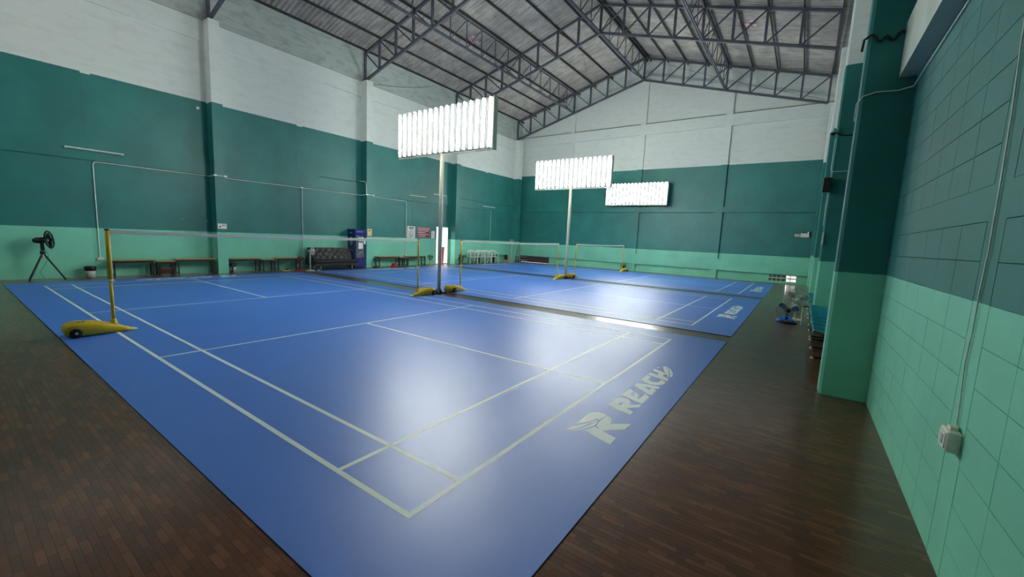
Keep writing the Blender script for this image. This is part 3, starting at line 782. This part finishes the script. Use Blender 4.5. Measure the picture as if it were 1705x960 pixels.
desk_fan((-1.55, 14.35, 0), ang_to(-30), 'small black fan on a yellow base left of the bright doorway', .15, .42, M['black_metal'], M['black_plastic'], M['white_plastic'], M['yellow_pale'])
desk_fan((-1.20, 16.45, 0), ang_to(-20), 'dark fan on the floor right of the bright doorway, behind a net post', .19, .28, M['black_metal'], M['black_plastic'], M['bin_grey'], M['black_plastic'])
desk_fan((6.42, 22.55, 0), ang_to(-90), 'black fan at the foot of the far wall behind the farthest net post', .19, .28, M['black_metal'], M['black_plastic'], M['brown'], M['black_plastic'])
desk_fan((-1.25, 21.6, 0), ang_to(-70), 'pale fan on a tall post in the far left corner of the hall', .17, 1.42, M['galv'], M['junk'], M['white_plastic'], M['galv'])

# --- sofa
t = thing('sofa', 'black button tufted sofa with chrome feet between white fan and drinks fridge', 'sofa', (-1.32, 8.47, 0))
MB().bbox(-.36, .34, -1.0, 1.0, .17, .30, .03).build('seat_frame', M['leather'], t)
MB().bbox(-.34, .36, -1.02, 1.02, .29, .42, .05).build('seat_cushion', M['leather'], t)
# tufted back: grid with button dimples, leaning on the wall
bk = MB(); nu, nv = 72, 24; W2, H2 = .93, .54; vs = []
btn = []
for r_ in range(3):
    for c_ in range(7 if r_ % 2 == 0 else 6):
        btn.append((-.81+c_*.27+(.135 if r_ % 2 else 0), .11+r_*.16))
for j in range(nv+1):
    for i in range(nu+1):
        u = -W2+2*W2*i/nu; v = H2*j/nv
        d = min(math.hypot(u-a, (v-b)) for a, b in btn)
        puff = .045*(1-math.exp(-(d/.075)**2)) + .02*min(1, min(W2-abs(u), H2-v)*12)
        vs.append((-.10-.30*v+puff, u, .40+v*.95))
fs = [(j*(nu+1)+i, j*(nu+1)+i+1, (j+1)*(nu+1)+i+1, (j+1)*(nu+1)+i) for j in range(nv) for i in range(nu)]
n0 = len(vs); back = [(x-.13 if False else -.24-.30*(z-.40)/.95, y, z) for x, y, z in vs]
bk.add(vs, fs, True); bk.add(back, fs, True)
edge = [j*(nu+1) for j in range(nv+1)]+[nv*(nu+1)+i for i in range(1, nu+1)]+[j*(nu+1)+nu for j in range(nv-1, -1, -1)]
bk.add([vs[e] for e in edge]+[back[e] for e in edge], [(k, k+1, len(edge)+k+1, len(edge)+k) for k in range(len(edge)-1)])
bkr = bk.build('backrest', M['leather'], t)
bb = MB()
for a, b in btn: bb.lathe([(.0, .008), (.010, .005), (.012, 0)], 8, (-.092-.30*b, a, .40+b*.95), 'x')
bb.build('buttons', M['black_plastic'], bkr, kind='stuff')
MB().bbox(-.33, .30, -1.06, -.94, .20, .56, .03).build('arm', M['leather'], t)
MB().box(.345, .356, -.10, .12, .345, .358).build('pull_strap', M['chrome'], t)
for y in (-.72, .72):
    for x in (-.26, .27):
        MB().tube([(x, y, .18), (x+.01, y, .10), (x+.03, y, 0.0)], [.03, .02, .014], 10).build('leg', M['chrome'], t)

# --- drinks fridge
t = thing('drinks_fridge', 'tall dark blue glass door drinks fridge between sofa and second pilaster', 'fridge', (-1.58, 9.78, 0))
MB().box(-.29, .26, -.27, -.255, .06, 1.76).build('side_panel', M['fridge_side'], t)
MB().box(-.29, .26, .255, .27, .06, 1.76).build('side_panel', M['fridge_side'], t)
MB().box(-.29, -.27, -.255, .255, .06, 1.76).box(-.27, .26, -.255, .255, 1.745, 1.76).box(-.27, .26, -.255, .255, .06, .40).build('cabinet', M['fridge_blue'], t)
MB().box(-.268, -.262, -.25, .25, .41, 1.52).build('inner_liner', M['fridge_in'], t)
for z in (.62, .84, 1.06, 1.28):
    MB().box(-.26, .22, -.25, .25, z-.006, z+.004).build('shelf', M['alu'], t)
bt = MB()
for z in (.41, .626, .846, 1.066, 1.286):
    for k in range(6):
        if rs.random() < .25: continue
        bt.lathe([(.032, 0), (.032, .11), (.012, .15), (.012, .17)], 8, (.14, -.2+k*.08, z))
bt.build('bottles', M['bottle_mix'], t, kind='stuff')
MB().bbox(.26, .30, -.27, .27, 1.53, 1.76, .01).build('header_sign', M['fridge_blue'], t)
hs = MB()
x0 = -.20
for k, w_ in enumerate((.05, .03, .045, .04, .05, .04, .03, .05)):
    hs.box(.301, .303, x0, x0+w_*.8, 1.63, 1.69-(k % 3)*.012); x0 += w_
hs.build('header_lettering', M['pale_print'], t)
dd = MB().box(.262, .30, -.27, -.225, .42, 1.525).box(.262, .30, .225, .27, .42, 1.525).box(.262, .30, -.225, .225, 1.485, 1.525).box(.262, .30, -.225, .225, .42, .47).build('door', M['fridge_blue'], t)
MB().box(.275, .282, -.225, .225, .47, 1.485).build('glass_pane', M['glass'], dd)
MB().box(.302, .315, -.255, -.24, .8, 1.1).build('handle', M['black_plastic'], dd)
MB().bbox(.26, .295, -.27, .27, .08, .41, .008).build('kick_panel', M['fridge_blue'], t)
MB().box(.285, .288, -.10, .13, .88, 1.16).build('notice_sheet', M['paper'], t)
MB().box(.285, .288, -.09, .17, 1.22, 1.40).build('drink_poster', M['paper_warm'], t)
MB().box(.302, .305, .16, .27, 1.10, 1.33).build('price_sheet', M['paper'], t)
# printed oval emblem and wordmark on the left side
em = MB().lathe([(.0, -.2725), (.11, -.2725), (.11, -.2705)], 20, axis='y'); em.v = [(a-.02, y, c*1.75+1.22) for a, y, c in em.v]; em.build('oval_emblem', M['pale_print'], t)
em = MB().lathe([(.0, -.2745), (.07, -.2745), (.07, -.2728)], 16, axis='y'); em.v = [(a-.02, y, c*1.2+1.16) for a, y, c in em.v]; em.build('emblem_centre', M['bronze_print'], t)
wmk = MB()
for k in range(6): wmk.box(-.17+k*.05, -.135+k*.05, -.2735, -.2705, .78, .83+(.02 if k in (0, 4) else 0))
for k in range(5): wmk.box(-.12+k*.04, -.09+k*.04, -.2735, -.2705, 1.57, 1.62)
wmk.build('side_lettering', M['pale_print'], t)
for y in (-.2, .2):
    for x in (-.22, .2): MB().lathe([(.02, 0), (.02, .06)], 10, (x, y, 0)).build('foot', M['black_plastic'], t)

# --- small floor things
t = thing('slippers', 'dark slippers with pale soles on the floor under the bench left of red fan', 'slippers', (-1.45, 6.55, 0))
for s_ in (-.07, .07):
    s1 = MB().loft([[(-.04, y, 0), (.04, y, 0), (.045*w_, y, .025), (-.045*w_, y, .025)] for y, w_ in ((-.13, .6), (-.06, .9), (.05, 1), (.13, .7))]).build('sole', M['paper_warm'], t); s1.location = (s_, 0, 0)
    s2 = MB().loft([[(-.042, y, .025), (.042, y, .025), (.03, y, h), (-.03, y, h)] for y, h in ((0, .06), (.06, .075), (.12, .04))]).build('strap', M['black_plastic'], t); s2.location = (s_, 0, 0)
t = thing('shuttle_tube_cap', 'small white round object on the floor at the left end of the sofa', 'cap', (-1.0, 7.62, 0)); 
MB().lathe([(.05, 0), (.055, .02), (.03, .045), (.0, .05)], 16).build('shell', M['white_plastic'], t)
t = thing('red_basin', 'red plastic basin upside down on the floor under the bench right of the fridge', 'basin', (-1.50, 11.85, 0))
MB().lathe([(.17, 0), (.17, .015), (.15, .03), (.12, .13), (.10, .15), (.0, .155)], 22).build('bowl', M['red'], t)

# --- signs on the wall
def board(name, y0, y1, z0, z1, m, label, cat, x=XL, th=.012, frame=None):
    t = thing(name, label, cat, (x, (y0+y1)/2, (z0+z1)/2))
    w_, h_ = (y1-y0)/2, (z1-z0)/2
    MB().box(.001, th, -w_, w_, -h_, h_).build('sheet', m, t)
    if frame:
        MB().box(.0, th+.008, -w_-.02, w_+.02, h_, h_+.02).box(.0, th+.008, -w_-.02, w_+.02, -h_-.02, -h_).box(.0, th+.008, -w_-.02, -w_, -h_, h_).box(.0, th+.008, w_, w_+.02, -h_, h_).build('frame', frame, t)
    return t, w_, h_, th
t, w_, h_, th = board('poster', 12.98, 13.52, 1.42, 2.05, M['paper'], 'white printed poster with dark wing heading left of the red sign', 'poster')
p_ = MB(); X = th+.001
for a, b, c, d in ((-.16,.02,.20,.26),(-.02,.16,.20,.26),(-.09,.07,.12,.15),(-.18,.18,.02,.04),(-.18,.0,-.04,-.02),(.04,.18,-.05,-.03),(-.18,.12,-.11,-.09),(-.18,.18,-.16,-.14),(-.14,.16,-.22,-.20),(-.2,.1,-.27,-.25)):
    p_.box(th, X, a, b, c, d)
p_.build('printed_text', M['ink'], t)
t, w_, h_, th = board('notice_board', 13.68, 14.54, 1.48, 2.00, M['sign_red'], 'dark red notice board with rows of pale lettering between two posters', 'sign', frame=M['alu'])
p_ = MB()
for r_, (a, b) in enumerate(((-.40, .42), (-.38, .36), (-.38, .16), (-.38, .38), (-.34, .16))):
    z = .19-r_*.095; y = a
    while y < b:
        l_ = rs.uniform(.025, .05); p_.box(th, th+.002, y, min(y+l_, b), z-.022, z+.022+rs.choice((0, .012))); y += l_+.012
p_.build('lettering', M['sign_letter'], t, kind='stuff')
t, w_, h_, th = board('paper_notice', 14.70, 14.96, 1.45, 1.86, M['paper'], 'small white paper notice left of the bright doorway', 'notice', th=.004)
p_ = MB()
for r_ in range(8): p_.box(th, th+.001, -.09, .09, .15-r_*.04, .16-r_*.04)
p_.build('printed_text', M['bin_grey'], t)
t, w_, h_, th = board('small_poster', 10.26, 10.50, 1.47, 1.80, M['paper_warm'], 'small cream poster with orange print on the second pilaster', 'poster', x=-1.449, th=.004)
MB().lathe([(.0, .0055), (.035, .0055), (.035, .0045)], 12, (0, -.01, .08), 'x').box(th, th+.001, .03, .07, -.12, -.08).build('print', M['brown'], t)
t, w_, h_, th = board('small_notice', 4.27, 4.54, 1.55, 1.73, M['paper'], 'small white notice with brown print on the first pilaster', 'notice', x=-1.449, th=.004)
MB().lathe([(.0, .0055), (.03, .0055), (.03, .0045)], 12, (0, -.07, -.02), 'x').box(th, th+.001, -.02, .11, .02, .045).build('print', M['brown'], t)

# --- unlit strip lights
def strip_light(y, z, L, label):
    t = thing('strip_light', label, 'strip light', (XL+.05, y, z), group='unlit strip lights on the left wall')
    MB().box(0, .045, -L/2, L/2, -.02, .025).build('housing', M['galv'], t)
    MB().tube([(.065, -L/2+.03, -.005), (.065, L/2-.03, -.005)], .017, 8).build('fluorescent_tube', M['tube_off'], t)
    for s_ in (-1, 1): MB().box(.045, .085, s_*(L/2-.03)-.012, s_*(L/2-.03)+.012, -.03, .02).build('lamp_holder', M['white_plastic'], t)
strip_light(1.42, 3.645, 1.22, 'unlit strip light on the left wall above the tripod fan')
strip_light(13.62, 3.64, 1.18, 'unlit strip light on the left wall above the red notice board')
strip_light(15.22, 3.88, 1.0, 'unlit strip light above the bright doorway, behind the nearest light pole')
strip_light(19.65, 3.60, 1.25, 'unlit strip light on the left wall above the white chairs')

# --- white conduit runs
XC = XL+.03
t = thing('conduit', 'white conduit running along the left wall with drops down to the benches', 'conduit', (XC, 7, 3.33))
def R3(p): return (p[0]-XC, p[1]-7, p[2]-3.33)
def run(pts, r=.013, name='pipe', m='white_plastic'): return MB().tube([R3(p_) for p_ in pts], r, 8).build(name, M[m], t)
run([(XC, 1.36, .56), (XC, 1.36, 3.25), (XC, 1.39, 3.32), (XC, 1.46, 3.335), (XC, 4.22, 3.335)])
run([(XC, 4.22, 3.335), (-1.43, 4.235, 3.35), (-1.43, 4.57, 3.35), (XC, 4.6, 3.335), (XC, 10.2, 3.335)])
run([(XC, 7.44, 3.33), (XC, 7.44, .52)]); 
run([(XC, 10.2, 3.335), (-1.43, 10.21, 3.35), (-1.43, 10.58, 3.35), (XC, 10.6, 3.335), (XC, 12.78, 3.31), (XC, 12.86, 3.27), (XC, 12.88, 3.2), (XC, 12.88, .54)])
run([(-1.43, 10.2, 3.35), (-1.44, 10.18, 3.85), (-1.46, 10.12, 3.93), (XL+.08, 10.05, 3.95)])
run([(XC, 19.95, 3.50), (XC, 19.95, 1.45)], .009)
for y, z, x in ((4.25, 3.35, -1.42), (4.55, 3.35, -1.42), (7.44, 3.335, XC), (10.23, 3.35, -1.42), (10.56, 3.35, -1.42)):
    q = R3((x, y, z)); MB().bbox(q[0]-.02, q[0]+.025, q[1]-.05, q[1]+.05, q[2]-.025, q[2]+.03, .005).build('junction_box', M['white_plastic'], t)
for y, z in ((1.38, .53), (7.44, .50), (12.88, .51)):
    q = R3((XC, y, z)); MB().bbox(q[0]-.03, q[0]+.03, q[1]-.09, q[1]+.06, q[2]-.04, q[2]+.035, .006).build('outlet_box', M['socket'], t)
# bare cable along the ledge of the left wall
o = MB().tube([(XL+.04, 8.2, 3.89), (XL+.04, 9.9, 3.91), (XL+.04, 10.15, 3.95)], .008, 6).build('cable', M['cable_black'])
tag(o, 'thin dark cable lying along the ledge of the left wall above the fridge', 'cable')
o = MB().tube([(XL+.06, 16.6, 3.88), (XL+.06, 18.2, 3.86), (XL+.06, 19.4, 3.80), (XL+.06, 22.2, 3.86)], .008, 6).build('cable', M['cable_black'])
tag(o, 'thin dark cable along the left wall above the white chairs', 'cable')
t = thing('wall_hook', 'small white object on the left wall near the top of the first pilaster', 'hook', (XL, 3.98, 5.52)); MB().lathe([(.02, 0), (.05, .02), (.045, .05), (.0, .06)], 12, axis='x').build('dome', M['white_plastic'], t)

# --- white plastic chairs
def chair(loc, rz, label):
    t = thing('plastic_chair', label, 'chair', loc, rz, 'white plastic armchairs')
    m = M['white_plastic']
    MB().bbox(-.22, .24, -.22, .22, .405, .43, .01).build('seat', m, t)
    # back: curved slatted shell behind the seat
    secs = []
    for k in range(9):
        a = -1+2*k/8; y = a*.23; x = -.22-.05*(1-a*a); zt = .83-.05*a*a*a*a-.02*abs(a)
        secs.append((x, y, zt))
    bk = MB()
    for z0f, z1f in ((.86, 1.0),):
        for (x0, y0, z0), (x1, y1, z1) in zip(secs, secs[1:]):
            bk.add([(x0,y0,z0-.08),(x1,y1,z1-.08),(x1,y1,z1),(x0,y0,z0),(x0-.02,y0,z0-.08),(x1-.02,y1,z1-.08),(x1-.02,y1,z1),(x0-.02,y0,z0)],
                   [(0,1,2,3),(4,7,6,5),(3,2,6,7),(0,4,5,1)])
    bk.build('top_rail', m, t)
    for a in (-.75, -.35, 0, .35, .75):
        i = int(round((a+1)*4)); x, y, zt = secs[i]
        MB().bar((x-.01, y, .42), (x-.01, y, zt-.07), .075, .012).build('back_slat', m, t)
    for s_ in (-1, 1):
        MB().loft([[(x, s_*(y-.025), z), (x, s_*(y+.025), z), (x, s_*(y+.025), z+.02), (x, s_*(y-.025), z+.02)] for x, y, z in ((-.22, .235, .76), (-.08, .265, .67), (.10, .27, .63), (.22, .255, .62))]).build('arm', m, t)
        MB().loft([[(x-.025, s_*(y-.012), z), (x+.025, s_*(y-.012), z), (x+.025, s_*(y+.012), z), (x-.025, s_*(y+.012), z)] for x, y, z in ((.24, .26, 0), (.22, .255, .62))]).build('leg', m, t)
        MB().loft([[(x-.025, s_*(y-.012), z), (x+.025, s_*(y-.012), z), (x+.025, s_*(y+.012), z), (x-.025, s_*(y+.012), z)] for x, y, z in ((-.33, .25, 0), (-.22, .235, .42), (-.23, .235, .78))]).build('leg', m, t)
    return t
ch = chair((-1.17, 17.45, 0), ang_to(-25), 'white plastic armchair, leftmost of the four in the row')
dup(ch, (-1.17, 18.15, 0), ang_to(-28), 'white plastic armchair, second from the left of the four in the row')
dup(ch, (-1.17, 18.80, 0), ang_to(-22), 'white plastic armchair, third from the left of the four in the row')
dup(ch, (-1.17, 19.50, 0), ang_to(-30), 'white plastic armchair, rightmost of the four in the row')
t = thing('long_bench', 'dark low board bench running along the left wall behind the white chairs', 'bench', (-1.68, 19.2, 0))
MB().box(-.15, .15, -2.4, 2.6, .50, .53).build('board', M['paint_far'], t)
for y in (-2.2, -.6, 1.0, 2.4): MB().box(-.12, .12, y-.02, y+.02, 0, .50).build('leg', M['black_metal'], t)
# --- things in the far left corner
t = thing('cloth_heap', 'grey and pink heap of cloth on a low rack in the far left corner', 'cloth', (-1.0, 20.9, 0))
hp = MB(); nn = 14
for j in range(nn+1):
    for i in range(nn+1):
        u, v = i/nn, j/nn; e = math.sin(PI*u)*math.sin(PI*v)
        hp.v.append((-.35+.7*u, -.35+.7*v, .02+e**.5*(.20+.08*math.sin(9*u+3*v)+.06*math.sin(17*v-5*u))))
for j in range(nn):
    for i in range(nn): a = j*(nn+1)+i; hp.f.append([a, a+1, a+nn+2, a+nn+1]); hp.sm.append(True)
hp.build('folds', M['junk'], t)
t = thing('shoe_rack', 'low dark rack with pale shelf beside the dark board in the far left corner', 'rack', (-.95, 22.55, 0))
MB().box(-.45, .35, -.2, .2, .36, .39).build('shelf', M['junk'], t); MB().box(-.45, .35, -.2, .2, .16, .18).build('shelf', M['bin_grey'], t)
for x in (-.43, .33):
    for y in (-.18, .18): MB().box(x-.015, x+.015, y-.015, y+.015, 0, .38).build('leg', M['black_metal'], t)
t = thing('leaning_pole', 'thin dark pole leaning in the far left corner', 'pole', (-1.1, 21.9, 0)); MB().tube([(0, 0, 0.01), (-.06, .5, 1.35)], .018, 8).build('shaft', M['black_metal'], t)
o = MB().tube([(.2, 22.9, .012), (.9, 22.95, .012), (1.7, 23.0, .012)], .012, 6).build('rod', M['bench_wood']); tag(o, 'thin pale rod lying low in front of the dark board at the far wall', 'rod')
# through the doorway
t = thing('post', 'reddish brown slanted post just outside the bright doorway', 'post', (-2.4, 16.12, 0)); MB().loft([[(-.05, -w_, z), (.05, -w_, z), (.05, w_, z), (-.05, w_, z)] for w_, z in ((.05, -.02), (.07, .5), (.11, .95))]).build('shaft', M['brown'], t)

# ================================================================== far wall and right side
t = thing('emergency_light', 'twin lamp emergency light box on the far wall near the right corner', 'emergency light', (15.0, YF, 2.44))
MB().bbox(-.02, .34, -.10, -.001, -.10, .10, .01).build('case', M['socket'], t)
MB().bbox(-.26, -.04, -.07, -.001, -.08, .06, .008).build('battery_box', M['bin_grey'], t)
for x in (.05, .30): MB().lathe([(.02, -.06), (.05, -.08), (.05, -.11), (.0, -.115)], 12, (x, 0, .14), 'y').build('lamp_head', M['chrome'], t)
MB().box(.345, .40, -.04, -.001, -.03, .02).build('plug', M['black_plastic'], t)
t = thing('wall_speaker', 'small black box speaker fixed to the second column on the right', 'speaker', (15.46, 10.36, 3.2))
MB().bbox(-.10, .06, -.16, .0, -.16, .16, .012).build('case', M['black_plastic'], t)
MB().box(.0, .08, -.0, .019, -.03, .03).build('bracket', M['black_metal'], t)
t = thing('security_camera', 'white dome camera on the right at the height of the whitewash edge', 'camera', (15.42, 10.35, 4.35))
MB().lathe([(.05, .06), (.055, .0), (.045, -.04), (.0, -.065)], 16).build('dome', M['black_plastic'], t)
MB().lathe([(.06, .0), (.06, .09), (.0, .10)], 16).build('housing', M['white_plastic'], t)
MB().bar((0, 0, .06), (.09, .04, .08), .03).build('arm', M['white_plastic'], t)

# --- linked seats along the right wall
def seat_bench(y0, n, label, p=.47):
    t = thing('seat_row', label, 'seats', (15.66, y0, 0), group='teal linked seats along the right wall')
    MB().box(-.03, .03, 0, n*p, .33, .38).build('beam', M['black_metal'], t)
    for k in (0, n//2, n):
        y = min(max(k*p, .12), n*p-.12)
        lg = MB().bar((-.20, y, .03), (.16, y, .03), .04, .03).bar((0, y, .03), (0, y, .34), .04, .05).build('leg', M['black_metal'], t)
        MB().lathe([(.028, .0), (.03, .02), (.02, .035), (.0, .04)], 10, (-.2, y, .0)).build('foot_cap', M['socket'], lg)
    s0 = None
    for k in range(n):
        if s0 is None:
            w_ = p/2-.012; prof = [(-.23, .405), (-.245, .43), (-.22, .445), (-.10, .425), (.06, .42), (.15, .45), (.20, .55), (.235, .78)]
            mb = MB(); th_ = .012
            for (a, b), (c, d) in zip(prof, prof[1:]):
                for (ya, dz1), (yb, dz2) in (((-w_, .035), (-w_*.6, 0)), ((-w_*.6, 0), (w_*.6, 0)), ((w_*.6, 0), (w_, .035))):
                    mb.add([(a,ya,b+dz1),(c,ya,d+dz1),(c,yb,d+dz2),(a,yb,b+dz2),(a,ya,b+dz1-th_),(c,ya,d+dz1-th_),(c,yb,d+dz2-th_),(a,yb,b+dz2-th_)],
                           [(0,1,2,3),(4,7,6,5),(0,3,7,4),(1,5,6,2),(0,4,5,1),(3,2,6,7)])
            s0 = mb.build('seat_shell', M['teal_seat'], t); o = s0
        else: o = inst(s0, t)
        o.location = (0, (k+.5)*p, 0)
    return t
seat_bench(6.35, 4, 'row of teal plastic linked seats nearest the camera beside the right wall')
seat_bench(8.30, 4, 'row of teal plastic linked seats second from the camera, beside the round fans')
seat_bench(11.1, 5, 'row of teal plastic linked seats beyond the second column on the right')
# --- two fans on the floor by the seats
t = thing('floor_fan', 'floor fan with clear guard and dark blue blades and light blue cloth on its base', 'fan', (15.02, 9.95, 0))
fan_head(t, (0, 0, .30), .25, ang_to(-78), M['alu'], M['blue_blade'], M['black_plastic'], M['black_plastic'], depth=.12, wires=36, wt=.0028)
MB().lathe([(.22, 0), (.22, .015), (.17, .03), (.03, .04)], 24, (0, .12, 0)).build('base', M['black_plastic'], t)
MB().lathe([(.02, .03), (.02, .26)], 10, (0, .15, 0)).build('post', M['galv'], t)
o = MB().loft([[(x-.05, y, z), (x+.05, y, z), (x+.04, y+.02, z+.05), (x-.05, y+.02, z+.05)] for x, y, z in ((-.16, -.16, .035), (-.06, -.13, .09), (.0, -.11, .16), (.07, -.13, .09), (.10, -.15, .035))], True).build('blue_ribbon', M['lightblue']); o.location = (15.02, 9.95, 0)
tag(o, 'light blue cloth draped over the foot of the blue bladed floor fan', 'cloth')
t = thing('floor_fan', 'floor fan with pale hub and clear guard behind the blue bladed one', 'fan', (15.17, 10.55, 0))
fan_head(t, (0, 0, .52), .27, ang_to(-80), M['alu'], M['glass'], M['socket'], M['socket'], depth=.12, wires=36, wt=.0028)
MB().lathe([(.17, 0), (.17, .015), (.14, .03), (.03, .05)], 24, (.0, .13, 0)).build('base', M['socket'], t)
MB().lathe([(.022, .03), (.022, .46)], 10, (0, .14, 0)).build('post', M['socket'], t)
t = thing('walking_stick', 'pale metal stick standing beside the nearest round fans at the seats', 'stick', (15.30, 9.9, 0)); MB().tube([(0, 0, 0), (.0, .02, .42)], .014, 8).build('shaft', M['galv'], t); MB().tube([(0, .02, .42), (.03, .04, .45), (.10, .05, .44)], .02, 8).build('handle', M['brown'], t)

# --- wiring on the right wall
XRc = XR-.008
o = MB().tube([(XRc, 1.70, 3.3), (XRc, 1.66, 2.8), (XRc, 1.61, 2.45), (XRc, 1.58, 2.05), (XRc, 1.57, 1.75), (XRc, 1.59, 1.52), (XRc, 1.585, 1.35), (XRc, 1.61, 1.15), (XRc, 1.575, .95), (XRc, 1.56, .80)], .0042, 7).build('cable', M['cable_white'])
tag(o, 'white cable hanging down the right wall to the ivory switch box', 'cable')
t = thing('switch_box', 'ivory surface switch box low on the right wall at the end of the white cable', 'switch', (XR, 1.53, .745))
MB().bbox(-.058, .0, -.06, .065, -.055, .055, .006).build('case', M['socket'], t)
MB().box(-.062, -.058, -.045, .05, -.042, .042).build('face_plate', M['white_plastic'], t)
MB().box(-.066, -.062, -.02, .02, -.025, .025).build('switch', M['bin_grey'], t)
MB().box(-.04, -.01, -.02, .03, .055, .075).build('cable_gland', M['socket'], t)
o = MB().tube([(XR-.01, .2, 3.45), (XR-.01, 1.8, 3.44), (XR-.01, 2.6, 3.52), (XR-.01, 3.6, 3.50), (XR-.02, 4.52, 3.46), (15.80, 4.535, 3.44), (15.62, 4.535, 3.45), (15.51, 4.53, 3.42), (15.47, 4.58, 3.36), (15.47, 4.62, 3.18)], .006, 7).build('cable', M['cable_white'])
tag(o, 'white cable along the top of the right wall and across the nearest column', 'cable')
pts = [(15.785, 4.53, 4.02)]; 
for k in range(1, 14): pts.append((15.785-.31*k/13, 4.525, 4.02+.03*math.sin(k*1.3)-.05*math.sin(PI*k/13)+.035*k/13))
o = MB().tube(pts+[(15.455, 4.56, 4.03), (15.45, 4.62, 3.93)], .013, 6).build('cable_bundle', M['cable_black'])
tag(o, 'black cable bundle crossing the nearest column below the whitewashed beam', 'cable')
o = MB().tube([(15.91, 10.36, 4.32), (15.75, 10.36, 4.27), (15.60, 10.36, 4.28), (15.46, 10.35, 4.36)], .014, 6).build('cable_bundle', M['cable_black'])
tag(o, 'black cable bundle crossing the second column to the dome camera', 'cable')
o = MB().tube([(15.48, 10.35, 4.22), (15.48, 10.36, 3.55), (15.50, 10.36, 3.5), (15.8, 10.36, 3.5)], .008, 6).build('conduit', M['cable_white'])
tag(o, 'thin pale conduit dropping down the second column beside the speaker', 'conduit')
o = MB().tube([(15.475, 10.37, 3.05), (15.475, 10.37, 2.3)], .007, 6).build('conduit', M['cable_white'])
tag(o, 'thin pale conduit below the speaker on the second column', 'conduit')
t = thing('wall_switch', 'small white switch low on the edge of the second column on the right', 'switch', (15.50, 10.36, 2.0)); MB().bbox(-.015, .015, -.03, .018, -.14, .14, .004).build('case', M['socket'], t)
